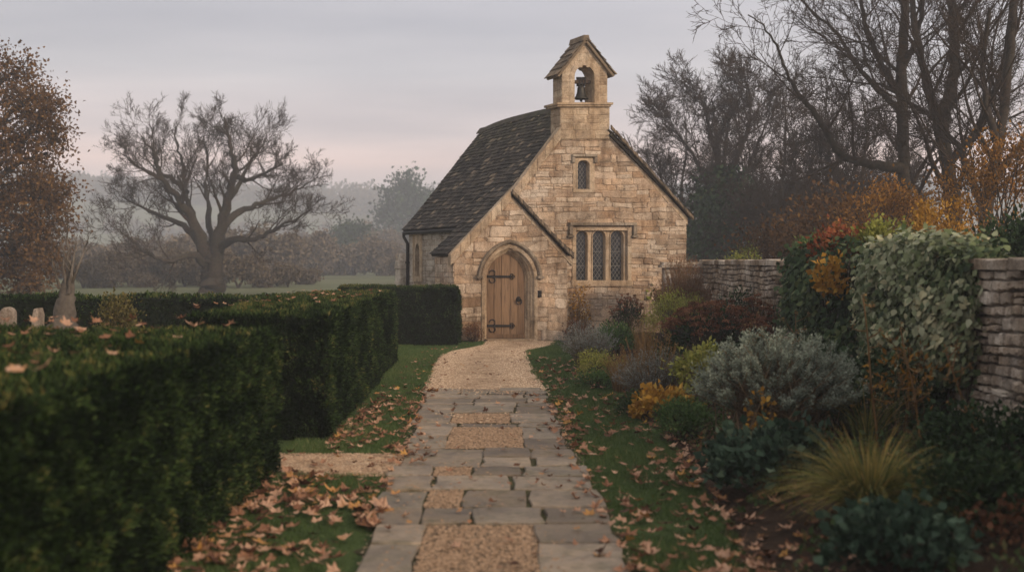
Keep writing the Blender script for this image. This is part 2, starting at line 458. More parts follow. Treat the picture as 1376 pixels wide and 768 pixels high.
def wn(x, y, s): return math.sin(x * 2.3 + s + 1.7 * math.sin(y * 1.9 + s)) * .6 + math.sin(x * 5.1 + y * 3.3 + 2 * s) * .4
def stone(mb, fn, x0, x1, y0, y1, clip, proud, jit=.008, gap=.0035, tint=None):
    x0 += gap; x1 -= gap; y0 += gap; y1 -= gap
    if x1 - x0 < .025 or y1 - y0 < .02: return
    xm, ym = (x0 + x1) / 2, (y0 + y1) / 2
    r = lambda: rnd.uniform(-jit, jit)
    c = min(x1 - x0, y1 - y0) * .16
    poly = [(x0 + c, y0 + r() * .5), (xm + r(), y0 + r()), (x1 - c, y0 + r() * .5), (x1 + r() * .5, y0 + c), (x1 + r(), ym + r()),
            (x1 + r() * .5, y1 - c), (x1 - c, y1 + r() * .5), (xm + r(), y1 + r()), (x0 + c, y1 + r() * .5), (x0 + r() * .5, y1 - c), (x0 + r(), ym), (x0 + r() * .5, y0 + c)]
    wa = .022 * min(1, jit / .012) if jit > .009 else 0
    poly = [(a + wa * .6 * wn(b * 1.7, a, 3.0), b + wa * wn(a, b, 1.0)) for a, b in poly]
    for cl in clip:
        poly = clip_poly(poly, *cl)
        if len(poly) < 3: return
    n = len(poly)
    ca = sum(p[0] for p in poly) / n; cb = sum(p[1] for p in poly) / n
    pr = rnd.uniform(*proud)
    k = lambda p, d: max(0.0, 1 - d / (math.hypot(p[0] - ca, p[1] - cb) + 1e-6))
    tx, ty = rnd.uniform(-.02, .02), rnd.uniform(-.03, .03)
    w = lambda a, b, base: base + (a - ca) * tx + (b - cb) * ty
    L0 = [fn(a, -.006, b) for a, b in poly]
    L1 = [fn(ca + (a - ca) * k((a, b), .004), w(a, b, pr * .65), cb + (b - cb) * k((a, b), .004)) for a, b in poly]
    L2 = [fn(ca + (a - ca) * k((a, b), .018), w(a, b, pr), cb + (b - cb) * k((a, b), .018)) for a, b in poly]
    fs = []
    for q in (0, 1):
        for i in range(n):
            j = (i + 1) % n
            fs.append((q * n + i, q * n + j, (q + 1) * n + j, (q + 1) * n + i))
    fs.append(tuple(2 * n + i for i in range(n)))
    mb.add(L0 + L1 + L2, fs, rnd.random() if tint is None else tint)

def masonry(mb, fn, a0, a1, b0, b1, clip=(), hole=None, ch=(.09, .2), sw=(.16, .5), proud=(.006, .02), quoin=(False, False), jit=.008, gap=.0035):
    b = b0; row = 0
    while b < b1 - .02:
        h = min(rnd.uniform(*ch), b1 - b)
        if b1 - b - h < .05: h = b1 - b
        iv = [(a0, a1)]
        if hole:
            for hx0, hx1 in hole(b, b + h):
                nv = []
                for p, q in iv:
                    if hx1 <= p or hx0 >= q: nv.append((p, q)); continue
                    if hx0 > p: nv.append((p, hx0))
                    if hx1 < q: nv.append((hx1, q))
                iv = nv
        for p, q in iv:
            x = p
            while x < q - 1e-4:
                w = rnd.uniform(*sw) * (1.0 if h > .11 else .8)
                qw = .42 if row % 2 else .24
                if quoin[0] and abs(x - a0) < 1e-6: w = qw
                if quoin[1] and abs(q - a1) < 1e-6:
                    xe = a1 - qw - .03 * math.sin(row * 2.3)
                    if x > xe - .03: w = q - x
                    elif x + w > xe - .1: w = max(.05, xe - x)
                if q - x - w < sw[0] * .6 and not (quoin[1] and abs(q - a1) < 1e-6): w = q - x
                w = min(w, q - x)
                if h > .105 and w < .4 and rnd.random() < .4:
                    k = rnd.uniform(.4, .6) * h
                    stone(mb, fn, x, x + w, b, b + k, clip, proud, jit, gap); stone(mb, fn, x, x + w, b + k, b + h, clip, proud, jit, gap)
                else:
                    stone(mb, fn, x, x + w, b, b + h, clip, proud, jit, gap)
                x += w
        b += h; row += 1

def slab_holes(mb, outer, holes, fn, w0, w1, tint=.5, sides=True):
    loops = [outer] + list(holes)
    tri = tessellate_polygon([[Vector((a, b, 0)) for a, b in lp] for lp in loops])
    flat = [p for lp in loops for p in lp]
    mb.add([fn(a, w1, b) for a, b in flat], [tuple(t) for t in tri], tint)
    if sides:
        for lp in loops:
            n = len(lp)
            vs = [fn(a, w1, b) for a, b in lp] + [fn(a, w0, b) for a, b in lp]
            mb.add(vs, [(i, (i + 1) % n, n + (i + 1) % n, n + i) for i in range(n)], tint)

def arch(cx, hw, zb, zs, za, n=10):
    """Open outline from bottom left over the apex to bottom right, with outward normals."""
    h = za - zs; R = (hw * hw + h * h) / (2 * hw)
    ang = math.asin(min(1, h / R)) if h <= R else PI / 2
    if R < hw - h * 0 and hw > h: ang = math.acos(max(-1, min(1, (R - hw) / R)))
    else: ang = math.acos((R - hw) / R)
    P, N = [(cx - hw, zb), (cx - hw, zs)], [(-1, 0), (-1, 0)]
    for i in range(1, n):
        a = ang * i / n
        P.append((cx - hw + R - R * math.cos(a), zs + R * math.sin(a))); N.append((-math.cos(a), math.sin(a)))
    P.append((cx, za)); N.append((0, 1.0 / max(.3, math.sin(ang))))
    for i in range(n - 1, 0, -1):
        a = ang * i / n
        P.append((cx + hw - R + R * math.cos(a), zs + R * math.sin(a))); N.append((math.cos(a), math.sin(a)))
    P += [(cx + hw, zs), (cx + hw, zb)]; N += [(1, 0), (1, 0)]
    return P, N

def arch_half(hw, zs, za, z):
    if z <= zs: return hw
    h = za - zs
    if z >= za: return 0
    R = (hw * hw + h * h) / (2 * hw)
    return max(0, math.sqrt(max(0, R * R - (z - zs) ** 2)) - (R - hw))

def sweep(mb, P, N, prof, fn, tint=.5, vary=.25, seg=2):
    """Sweep profile (offset, depth) along an outline; tint changes every few segments like separate stones."""
    m = len(prof)
    tt = tint
    for i in range(len(P) - 1):
        if i % seg == 0: tt = min(1, max(0, tint + rnd.uniform(-vary, vary)))
        vs = []
        for k in (i, i + 1):
            for off, w in prof: vs.append(fn(P[k][0] + N[k][0] * off, w, P[k][1] + N[k][1] * off))
        mb.add(vs, [(j, j + 1, m + j + 1, m + j) for j in range(m - 1)], tt)
    for k in (0, len(P) - 1):
        mb.add([fn(P[k][0] + N[k][0] * o, w, P[k][1] + N[k][1] * o) for o, w in prof], [tuple(range(m))], tint)

def subdiv_path(P, N, step):
    Q, NN = [P[0]], [N[0]]
    for i in range(len(P) - 1):
        d = math.hypot(P[i + 1][0] - P[i][0], P[i + 1][1] - P[i][1]); k = max(1, int(d / step))
        for j in range(1, k + 1):
            f = j / k
            Q.append((P[i][0] + (P[i + 1][0] - P[i][0]) * f, P[i][1] + (P[i + 1][1] - P[i][1]) * f))
            NN.append((N[i][0] + (N[i + 1][0] - N[i][0]) * f, N[i][1] + (N[i + 1][1] - N[i][1]) * f))
    return Q, NN

def slates(mb, fn, a0, a1, blen, e0=.145, e1=.10, wd=(.10, .22), edge_jit=.02):
    """Rows of overlapping slates; fn(a, b, h): a along the roof, b down from the ridge, h off the slope."""
    b = blen; rows = []
    while b > .03:
        f = b / blen; e = e1 + (e0 - e1) * f
        rows.append((max(0, b - e), b)); b -= e
    for bt, bb in rows:
        a = (a0(bb) if callable(a0) else a0) + rnd.uniform(-.02, 0)
        while a < a1:
            w = rnd.uniform(*wd); a2 = min(a + w, a1 + rnd.uniform(0, .02))
            lo = bb + rnd.uniform(-.008, edge_jit * .5); hi = max(0, bt - .05)
            th = rnd.uniform(.014, .026); lf = rnd.uniform(.042, .058); g = .003
            vs = [fn(a + g, hi, .006), fn(a2 - g, hi, .006), fn(a2 - g + rnd.uniform(-.006, .006), lo, lf - th), fn(a + g + rnd.uniform(-.006, .006), lo, lf - th),
                  fn(a + g, hi, .006 + th), fn(a2 - g, hi, .006 + th), fn(a2 - g, lo + rnd.uniform(-.008, .008), lf), fn(a + g, lo + rnd.uniform(-.008, .008), lf)]
            tt = min(1, max(0, rnd.gauss(.45, .3)))
            mb.add(vs, [(4, 5, 6, 7), (3, 2, 6, 7), (0, 3, 7, 4), (1, 2, 6, 5), (0, 1, 2, 3)], tt)
            a = a2

def diamonds(mb, fn, outline, w, x0, x1, z0, z1, sx, sz, t=.0045):
    """Diamond lattice bars clipped to a convex outline."""
    def inside_seg(p, q):
        n = len(outline); t0, t1 = 0.0, 1.0
        area = sum(outline[i][0] * outline[(i + 1) % n][1] - outline[(i + 1) % n][0] * outline[i][1] for i in range(n))
        sgn = 1 if area > 0 else -1
        for i in range(n):
            a, b = outline[i], outline[(i + 1) % n]
            nx, nz = -(b[1] - a[1]) * sgn, (b[0] - a[0]) * sgn
            dp = (p[0] - a[0]) * nx + (p[1] - a[1]) * nz; dq = (q[0] - a[0]) * nx + (q[1] - a[1]) * nz
            if dp < 0 and dq < 0: return None
            if dp < 0: t0 = max(t0, dp / (dp - dq))
            elif dq < 0: t1 = min(t1, dp / (dp - dq))
        if t0 >= t1: return None
        g = lambda k: (p[0] + (q[0] - p[0]) * k, p[1] + (q[1] - p[1]) * k)
        return g(t0), g(t1)
    H = z1 - z0; dx = sx * H / sz
    k = -int(dx / sx) - 2
    while x0 + k * sx < x1 + dx + sx:
        for d in (1, -1):
            p = (x0 + k * sx, z0 if d > 0 else z1); q = (p[0] + dx, z1 if d > 0 else z0)
            r = inside_seg(p, q)
            if r and math.hypot(r[1][0] - r[0][0], r[1][1] - r[0][1]) > .01:
                (ax, az), (bx, bz) = r
                l = math.hypot(bx - ax, bz - az); nx, nz = -(bz - az) / l * t, (bx - ax) / l * t
                mb.prism([(ax + nx, az + nz), (bx + nx, bz + nz), (bx - nx, bz - nz), (ax - nx, az - nz)], fn, w - .004, w + .004 + (.0015 if d > 0 else 0))
        k += 1

# ------------------------------------------------------------------ chapel
YM, YP = 25.7, 24.7
sM, sPo = YM / F, YP / F
AX = (-.428, .903)
OM = (at(783, 300, YM).x, YM)
OPX = (at(686, 300, YP).x, YP)
def mu(px): return (px - 783) * sM
def mz(py): return at(783, py, YM).z
def pu(px): return (px - 686) * sPo
def pz(py): return at(686, py, YP).z
def QM(u, w, z): return (OM[0] + u - w * AX[0], OM[1] - w * AX[1], z)
def QP(u, w, z): return (OPX[0] + u - w * AX[0], OPX[1] - w * AX[1], z)
LEN = 5.35
ZR = mz(133); UL, UR = mu(660), mu(922)
kR = (mz(172) - mz(293)) / (mu(927) - mu(818)); kL = (mz(175) - mz(260)) / (mu(752) - mu(688))
roofL = lambda u: ZR + kL * u      # u<0
roofR = lambda u: ZR - kR * u
chapel = thing('stone_chapel', 'small honey limestone chapel with steep slate roof, gable bellcote and arched oak door', 'chapel', (OM[0], OM[1], 0))

zeL, zeR = roofL(UL), roofR(UR)
ZW = .06                       # how far the wall top sits below the slate line
# window openings on the gable
WX0, WX1, WZ0, WZ1 = mu(770), mu(846), mz(379), mz(306)
SX0, SX1, SZ0, SZ1 = mu(771), mu(797), mz(257), mz(213)
gable_out = [(UL, 0), (UR, 0), (UR, zeR - ZW), (0, ZR - ZW), (UL, zeL - ZW)]
holes = [[(WX0, WZ0), (WX1, WZ0), (WX1, WZ1), (WX0, WZ1)], [(SX0, SZ0), (SX1, SZ0), (SX1, SZ1), (SX0, SZ1)]]
w = MB()
slab_holes(w, gable_out, holes, QM, -.4, 0, .4)
w.build('gable_backing', M['mortar'], chapel)
def hole_main(b0, b1):
    r = []
    for x0, x1, z0, z1 in ((WX0, WX1, WZ0, WZ1), (SX0, SX1, SZ0, SZ1)):
        if b1 > z0 + .02 and b0 < z1 - .02: r.append((x0 - .01, x1 + .01))
    return r
w = MB()
clipM = [(kR, 1, ZR - ZW - .03), (-kL, 1, ZR - ZW - .03)]
masonry(w, QM, UL, UR, 0, 4.62, clipM, hole_main, ch=(.055, .18), sw=(.11, .52), proud=(.001, .024), quoin=(True, True), jit=.016)
w.build('gable_wall', M['stone'], chapel)

# left flank wall
NF = (-.903, -.428)
def QF(v, w_, z): return (OM[0] + UL + v * AX[0] + w_ * NF[0], OM[1] + v * AX[1] + w_ * NF[1], z)
FV0, FV1 = 4.33, 4.98
FZ0, FZ1 = 1.22, 2.40
w = MB()
slab_holes(w, [(0, 0), (LEN, 0), (LEN, zeL - ZW), (0, zeL - ZW)], [[(FV0, FZ0), (FV1, FZ0), (FV1, FZ1), (FV0, FZ1)]], QF, -.35, 0, .4)
w.build('flank_backing', M['mortar'], chapel)
w = MB()
masonry(w, QF, 0, LEN, 0, zeL - .04, (), lambda b0, b1: [(FV0, FV1)] if b1 > FZ0 and b0 < FZ1 else [], ch=(.09, .2), quoin=(True, True))
w.build('flank_wall', M['flank'], chapel)
# right flank and rear wall, plain masonry seen only from other places
def QR(v, w_, z): return (OM[0] + UR + v * AX[0] - w_ * NF[0], OM[1] + v * AX[1] - w_ * NF[1], z)
w = MB()
slab_holes(w, [(.12, 0), (LEN, 0), (LEN, zeR - ZW), (.12, zeR - ZW)], [], QR, -.08, 0)
masonry(w, QR, 0, LEN, 0, zeR - .04, (), None, ch=(.12, .22), sw=(.25, .6))
w.build('flank_wall', M['stone'], chapel)
def QB(u, w_, z): return (OM[0] + u + (LEN + w_) * AX[0], OM[1] + (LEN + w_) * AX[1], z)
w = MB(); slab_holes(w, gable_out, [], QB, -.3, 0); w.build('rear_wall', M['stone'], chapel)

# main roof
def sag(v, f):
    k = min(1, max(0, v / LEN))
    f = min(1, max(0, f)); r = (1 - f) ** 1.5
    return r * (-.19 + .13 * math.sin(PI * k) + .07 * k + .015 * math.sin(9 * k)) - .05 * math.sin(PI * k) * f * (1 - f) * 4 + .012 * math.sin(14 * k + 6 * f) * (1 - abs(2 * f - 1))
def roof_fn(sign, k, ueave):
    ang = math.atan(k); blen = abs(ueave) / math.cos(ang)
    def fn(v, b, h):
        f = b / blen
        u = sign * (b * math.cos(ang) + h * math.sin(ang)); z = ZR - b * math.sin(ang) + h * math.cos(ang) + sag(v, f)
        if f > .85: z += .10 * (f - .85) / .15 * .6
        return (OM[0] + u + v * AX[0], OM[1] + v * AX[1], z)
    return fn, blen
roof = MB()
for sg, k, ue, a0 in ((-1, kL, UL - .12, .10), (1, kR, mu(928), -.09)):
    fn, bl = roof_fn(sg, k, ue)
    bs = (abs(mu(752)) if sg < 0 else mu(817.5)) / math.cos(math.atan(k))
    slates(roof, fn, lambda b, a0=a0, bs=bs: a0 if b > bs + .06 else .42, LEN + .12, bl)
    a1_ = a0; a0 = .42
    roof.add([fn(a, b, h) for h in (0, -.05) for a in (a1_, .42) for b in (bs + .02, bl)], [(0, 1, 3, 2), (4, 5, 7, 6), (0, 1, 5, 4), (0, 2, 6, 4), (1, 3, 7, 5)], .1)
    vs = [fn(a, b, .0) for a in (a0, LEN + .1) for b in (0, bl)] + [fn(a, b, -.05) for a in (a0, LEN + .1) for b in (0, bl)]
    roof.add(vs, [(0, 1, 3, 2), (4, 5, 7, 6), (0, 1, 5, 4), (2, 3, 7, 6), (1, 3, 7, 5)], .1)
roof_o = roof.build('roof', M['slate'], chapel)
rt = MB(); v = .45
while v < LEN + .1:
    v2 = v + rnd.uniform(.3, .42)
    for sg, k in ((-1, kL), (1, kR)):
        ang = math.atan(k)
        def P(vv, b, h): return (OM[0] + sg * (b * math.cos(ang) + h * math.sin(ang)) + vv * AX[0], OM[1] + vv * AX[1], ZR - b * math.sin(ang) + h * math.cos(ang) + sag(vv, 0) + .01)
        rt.add([P(v, -.01, .05), P(v2 - .01, -.01, .05), P(v2 - .01, .16, .045), P(v, .16, .045), P(v, .16, .02), P(v2 - .01, .16, .02)], [(0, 1, 2, 3), (3, 2, 5, 4)], rnd.uniform(.3, .8))
    v = v2
rt.build('ridge_tile', M['slate'], roof_o)
# rake stones under the slates of the gable
for sg, k, ue, nm in ((-1, kL, UL - .05, .07), (1, kR, UR + .03, .02)):
    w = MB(); n = 9; ang = math.atan(k)
    for i in range(n):
        us = (mu(752) if sg < 0 else mu(817.5))
        u0, u1 = us + (ue - us) * (i + .01) / n, us + (ue - us) * (i + .995) / n
        f = lambda u, d: (u - sg * 0, ZR - k * abs(u) - d)
        th = .13
        tp = -.07 if sg < 0 else .055
        poly = [(u0, ZR - k * abs(u0) - tp), (u1, ZR - k * abs(u1) - tp), (u1, ZR - k * abs(u1) - th - .09), (u0, ZR - k * abs(u0) - th - .09)]
        w.prism(poly, QM, -.12 if sg < 0 else -.05, nm - rnd.uniform(0, .008), rnd.random(), .01)
    w.build('rake_moulding', M['ashlar'], chapel)
w = MB(); nv = 34
for i in range(nv):
    u0 = mu(818) + (mu(928) - mu(818)) * i / nv; u1 = mu(818) + (mu(928) - mu(818)) * (i + .93) / nv; d = rnd.uniform(-.01, .012)
    w.prism([(u0, ZR - kR * u0 + .05 + d), (u1, ZR - kR * u1 + .035 + d), (u1, ZR - kR * u1 - .035), (u0, ZR - kR * u0 - .032)], QM, .07, .135 + rnd.uniform(-.015, .015), rnd.random(), .006)
w.build('verge_tile', M['bellslate'], roof_o)
# gutter and downpipe at the left eave
w = MB()
fnL, blL = roof_fn(-1, kL, UL - .12)
gp = [Vector(fnL(v, blL + .05, -.05)) for v in np.linspace(.25, LEN + .08, 8)]
w.tube(gp, [.05] * 8, 8); w.build('gutter', M['iron'], chapel)
w = MB()
e = gp[-1]; b0 = Vector(QF(LEN - .05, .06, zeL - .45))
w.tube([e, e + Vector((0, 0, -.1)), (e + b0) / 2 + Vector((0, 0, -.05)), b0, Vector((b0.x, b0.y, .0))], [.042] * 5, 8)
for z in (.9, 1.7): w.box((b0.x, b0.y, z), (.12, .12, .04))
w.build('downpipe', M['iron'], chapel)
# buttress at the far left corner
w = MB()
def QBt(v, w_, z): return QF(LEN + .02 + v, w_, z)
for i, (z0, z1, ln) in enumerate(((0, .5, .42), (.5, .85, .36), (.85, 1.2, .28), (1.2, 1.52, .25))):
    w.prism([(.02, z0), (.4, z0), (.4, z1), (.02, z1)], QBt, -.02, ln, rnd.random(), .015)
w.prism([(.0, 1.52), (.42, 1.52), (.34, 1.75), (.08, 1.75)], QBt, -.02, .27, .3, .02)
w.prism([(.08, 1.75), (.34, 1.75), (.21, 1.95)], QBt, -.02, .2, .6, .02)
w.build('buttress', M['flank'], chapel)
# side window in the flank
w = MB()
P, N = arch((FV0 + FV1) / 2, .16, FZ0 + .12, 1.98, 2.2, 6)
slab_holes(w, [(FV0 - .02, FZ0 - .02), (FV1 + .02, FZ0 - .02), (FV1 + .02, FZ1 + .02), (FV0 - .02, FZ1 + .02)], [P], QF, -.16, .03, .5)
w.prism([(FV0 - .1, FZ1 + .02), (FV1 + .1, FZ1 + .02), (FV1 + .1, FZ1 + .09), (FV0 - .1, FZ1 + .09)], QF, 0, .09, .3, .01)
sw = w.build('side_window', M['ashlar'], chapel)
g = MB(); g.add([QF(a, -.12, b) for a, b in P], [tuple(range(len(P)))]); g.build('pane', M['glass'], sw)

# three-light window
w = MB()
lights = [(775.5, 790.5), (798, 814.5), (822, 839)]
HL = []
for a, b in lights:
    P, N = arch((mu(a) + mu(b)) / 2, (mu(b) - mu(a)) / 2, mz(376.5), mz(318), mz(310), 8)
    HL.append(P)
slab_holes(w, [(WX0 + .055, WZ0 + .045), (WX1 - .055, WZ0 + .045), (WX1 - .055, WZ1 - .055), (WX0 + .055, WZ1 - .055)], HL, QM, -.2, -.055, .55)
for P in HL:                                     # moulded edge round each light
    _, N = P, None
    PP, NN = arch((P[0][0] + P[-1][0]) / 2, (P[-1][0] - P[0][0]) / 2, P[0][1], mz(318), mz(310), 8)
    sweep(w, PP, NN, [(0.0, -.054), (0.008, -.035), (.026, -.035), (.034, -.054)], QM, .6, .1, 20)
ring = [(WX0 - .0, WZ0), (WX1, WZ0), (WX1, WZ1), (WX0, WZ1)]
for (x0, z0, x1, z1) in ((WX0 - .03, WZ0, WX0 + .06, WZ1), (WX1 - .06, WZ0, WX1 + .03, WZ1)):
    nn = 3
    for i in range(nn):
        za, zb = z0 + (z1 - z0) * i / nn, z0 + (z1 - z0) * (i + 1) / nn
        w.prism([(x0, za + .002), (x1, za + .002), (x1, zb - .002), (x0, zb - .002)], QM, -.2, .035, rnd.random(), .012)
w.prism([(WX0 + .062, WZ1 - .06), (WX1 - .062, WZ1 - .06), (WX1 - .062, WZ1 + .0), (WX0 + .062, WZ1 + .0)], QM, -.2, .03, .5, .012)
win = w.build('mullioned_window', M['ashlar'], chapel)
w = MB(); w.prism([(WX0 - .06, WZ0 - .09), (WX1 + .06, WZ0 - .09), (WX1 + .06, WZ0 + .045), (WX0 - .06, WZ0 + .045)], QM, -.19, .05, .3, .02)
w.build('sill', M['ashlar'], win)
for P in HL:
    g = MB(); g.add([QM(a, -.15, b) for a, b in P], [tuple(range(len(P)))]); g.build('pane', M['glass'], win)
    d = MB()
    diamonds(d, QM, P, -.142, P[0][0] - .05, P[-1][0] + .05, P[0][1], mz(309), .085, .13)
    for z in (mz(338), mz(357)): d.prism([(P[0][0], z - .007), (P[-1][0], z - .007), (P[-1][0], z + .007), (P[0][0], z + .007)], QM, -.15, -.128)
    d.build('lattice', M['lead'], win)
w = MB()
x0, x1 = mu(763), mu(854)
nn = 5
for i in range(nn):
    a, b = x0 + (x1 - x0) * i / nn, x0 + (x1 - x0) * (i + 1) / nn
    w.prism([(a + .002, mz(303)), (b - .002, mz(303)), (b - .002, mz(299)), (a + .002, mz(299))], QM, 0, .105 - rnd.uniform(0, .01), rnd.random(), .02)
for xa in (x0, x1 - .085):
    w.prism([(xa, mz(316)), (xa + .085, mz(316)), (xa + .085, mz(303) - .002), (xa, mz(303) - .002)], QM, 0, .085, .4, .015)
    w.prism([(xa - .025, mz(319)), (xa + .11, mz(319)), (xa + .11, mz(316) - .002), (xa - .025, mz(316) - .002)], QM, 0, .1, .4, .015)
w.build('hood_mould', M['hood'], chapel)

# small upper window
w = MB()
P, N = arch(mu(783.3), mu(791) - mu(783.3), mz(254), mz(222), mz(216), 8)
slab_holes(w, [(SX0 - .025, SZ0 - .02), (SX1 + .025, SZ0 - .02), (SX1 + .025, SZ1 + .01), (SX0 - .025, SZ1 + .01)], [P], QM, -.18, .02, .55)
sweep(w, P, N, [(0, .021), (.012, .034), (.03, .034), (.04, .021)], QM, .6, .1, 20)
sw2 = w.build('lancet_window', M['ashlar'], chapel)
g = MB(); g.add([QM(a, -.13, b) for a, b in P], [tuple(range(len(P)))]); g.build('pane', M['glass'], sw2)
d = MB(); diamonds(d, QM, P, -.122, P[0][0] - .05, P[-1][0] + .05, P[0][1], mz(215), .08, .125, .005); d.build('lattice', M['lead'], sw2)
w = MB()
x0, x1 = mu(767), mu(801)
for a, b in ((x0, mu(784)), (mu(784), x1)): w.prism([(a + .002, mz(211)), (b - .002, mz(211)), (b - .002, mz(207.5)), (a + .002, mz(207.5))], QM, 0, .09, rnd.random(), .015)
for xa in (x0, x1 - .07): w.prism([(xa, mz(219)), (xa + .07, mz(219)), (xa + .07, mz(211) - .002), (xa, mz(211) - .002)], QM, 0, .075, .4, .012)
w.build('hood_mould', M['hood'], chapel)

# bellcote
BD = .48
bc = MB()
sx0, sx1 = mu(752), mu(817.5)
# square shaft rising from the gable (front face stands proud of the wall by 4 cm)
z0s, z1s = mz(178), mz(144)
def box_masonry(mb, x0, x1, z0, z1, fpos, depth, ch, sw, holes=None, clip=()):
    """Ashlar blocks on the front, left, right and back of a box in chapel coordinates."""
    fF = lambda a, w_, b: QM(a, fpos + w_, b)
    fB = lambda a, w_, b: QM(a, fpos - depth - w_, b)
    fL = lambda a, w_, b: (lambda q: (q[0] - w_ * .9, q[1] - w_ * .1, q[2]))(QM(x0, fpos - a, b))
    fR = lambda a, w_, b: (lambda q: (q[0] + w_ * .9, q[1] + w_ * .1, q[2]))(QM(x1, fpos - a, b))
    masonry(mb, fF, x0, x1, z0, z1, clip, holes, ch=ch, sw=sw, proud=(.004, .012), jit=.004)
    masonry(mb, fB, x0, x1, z0, z1, clip, holes, ch=ch, sw=sw, proud=(.004, .012), jit=.004)
    masonry(mb, fL, .0, depth, z0, min(z1, z1), (), None, ch=ch, sw=sw, proud=(.004, .012), jit=.004)
    masonry(mb, fR, .0, depth, z0, min(z1, z1), (), None, ch=ch, sw=sw, proud=(.004, .012), jit=.004)
slab_holes(bc, [(sx0, z0s - .15), (sx1, z0s - .15), (sx1, z1s), (sx0, z1s)], [], QM, .04 - BD, .04)
box_masonry(bc, sx0, sx1, z0s - .15, z1s, .04, BD, (.15, .2), (.25, .45))
ux0, ux1 = mu(754.5), mu(815)
zc = mz(139); zeb = mz(99); zab = mz(56)
kb = (zab - zeb) / ((ux1 - ux0) / 2 + .05)
uc = mu(784.3)
BH = (mu(797.5) - mu(771)) / 2
P, N = arch(uc, BH, zc, mz(103), mz(88), 10)
outer = [(ux0, zc), (ux1, zc), (ux1, zab - kb * (ux1 - uc)), (uc, zab), (ux0, zab - kb * (uc - ux0))]
# body as a closed band with the arch cut through it
body_out = [(ux0, zc)] + P + [(ux1, zc)] + outer[2:]
slab_holes(bc, body_out, [], QM, .02 - BD + .04, .02)
tri = tessellate_polygon([[Vector((a, b, 0)) for a, b in body_out]])
bc.add([QM(a, .06 - BD, b) for a, b in body_out], [tuple(t_) for t_ in tri])
hb = lambda b0, b1: [(uc - arch_half(BH, mz(103), mz(88), b0 + .05) - .02, uc + arch_half(BH, mz(103), mz(88), b0 + .05) + .02)] if b0 < mz(90) else []
box_masonry(bc, ux0, ux1, zc, zab - .03, .02, BD - .04, (.13, .19), (.18, .34), hb, [(kb, 1, zab + kb * uc - .03), (-kb, 1, zab - kb * uc - .03)]) if False else None
fF = lambda a, w_, b: QM(a, .02 + w_, b)
masonry(bc, fF, ux0, ux1, zc, zab - .03, [(kb, 1, zab + kb * uc - .04), (-kb, 1, zab - kb * uc - .04)], hb, ch=(.13, .19), sw=(.16, .34), proud=(.003, .010), jit=.004)
fB = lambda a, w_, b: QM(a, .06 - BD - w_, b)
masonry(bc, fB, ux0, ux1, zc, zab - .03, [(kb, 1, zab + kb * uc - .04), (-kb, 1, zab - kb * uc - .04)], hb, ch=(.13, .19), sw=(.16, .34), proud=(.003, .010), jit=.004)
for xx, sg in ((ux0, -1), (ux1, 1)):
    fS = lambda a, w_, b, xx=xx, sg=sg: (lambda q: (q[0] + sg * w_, q[1], q[2]))(QM(xx, .02 - a, b))
    masonry(bc, fS, 0, BD - .04, zc, zeb - .02, (), None, ch=(.14, .2), sw=(.2, .5), proud=(.003, .01), jit=.004)
PP, NN = arch(uc, BH, zc, mz(103), mz(88), 10)
sweep(bc, PP, NN, [(0.0, .0), (0, .034), (.10, .034), (.115, .02)], QM, .4, .3, 3)
bellcote = bc.build('bellcote', M['ashlar'], chapel)
w = MB()
sc0, sc1 = mu(744.5), mu(820)
for fz0, fz1, ex in ((mz(144), mz(141.5), .03), (mz(141.5), mz(138.5), .0)):
    w.prism([(sc0 + ex, fz0), (sc1 - ex, fz0), (sc1 - ex, fz1), (sc0 + ex, fz1)], QM, -BD - .03 + ex, .13 - ex, .5, .012)
w.build('string_course', M['ashlar'], bellcote)
w = MB()
for sg in (-1, 1):
    ang = math.atan(kb); bl = ((mu(819) - mu(742.5)) / 2) / math.cos(ang)
    fn = lambda a, b, h, sg=sg, ang=ang: QM(uc + sg * (b * math.cos(ang) + h * math.sin(ang)), .13 - a, zab + .05 - b * math.sin(ang) + h * math.cos(ang))
    slates(w, fn, 0, BD + .12, bl, .2, .17, (.18, .34))
    w.add([fn(a, b, .0) for a in (.02, BD + .1) for b in (0, bl)] + [fn(a, b, -.05) for a in (.02, BD + .1) for b in (0, bl)], [(0, 1, 3, 2), (4, 5, 7, 6), (0, 1, 5, 4), (2, 3, 7, 6), (1, 3, 7, 5)], .8)
for i in range(2):
    a0, a1 = .12 - i * .34, .12 - i * .34 - .32
    w.prism([(uc - .09, zab + .0), (uc + .09, zab + .0), (uc + .055, zab + .13), (uc - .055, zab + .13)], QM, a1, a0, .75, .012)
w.build('bellcote_roof', M['bellslate'], bellcote)

# bell hanging in the arch
bx = mu(785.5); bell_w = -.17
bell = thing('bell', 'small dark bronze bell hanging from a timber headstock in the bellcote arch', 'bell', QM(bx, bell_w, mz(132)))
prof = [(.02, .0), (.065, -.012), (.085, -.04), (.09, -.10), (.10, -.17), (.125, -.235), (.16, -.285), (.166, -.30), (.15, -.30), (.10, -.2)]
zt = mz(114)
V, Fq = [], []
ns = 24
for r, z in prof:
    for k in range(ns):
        a = 2 * PI * k / ns; q = QM(bx, bell_w, 0); V.append((q[0] + r * math.cos(a), q[1] + r * math.sin(a), zt + z))
for i in range(len(prof) - 1):
    for k in range(ns): Fq.append((i * ns + k, i * ns + (k + 1) % ns, (i + 1) * ns + (k + 1) % ns, (i + 1) * ns + k))
build('bell_body', V, Fq, M['bronze'], bell, smooth=True)
w = MB(); q = QM(bx, bell_w, 0)
w.tube([(q[0], q[1], zt - .1), (q[0], q[1], zt - .33)], [.012, .012], 8); w.tube([(q[0], q[1], zt - .31), (q[0], q[1], zt - .335), (q[0], q[1], zt - .36)], [.02, .032, .02], 8)
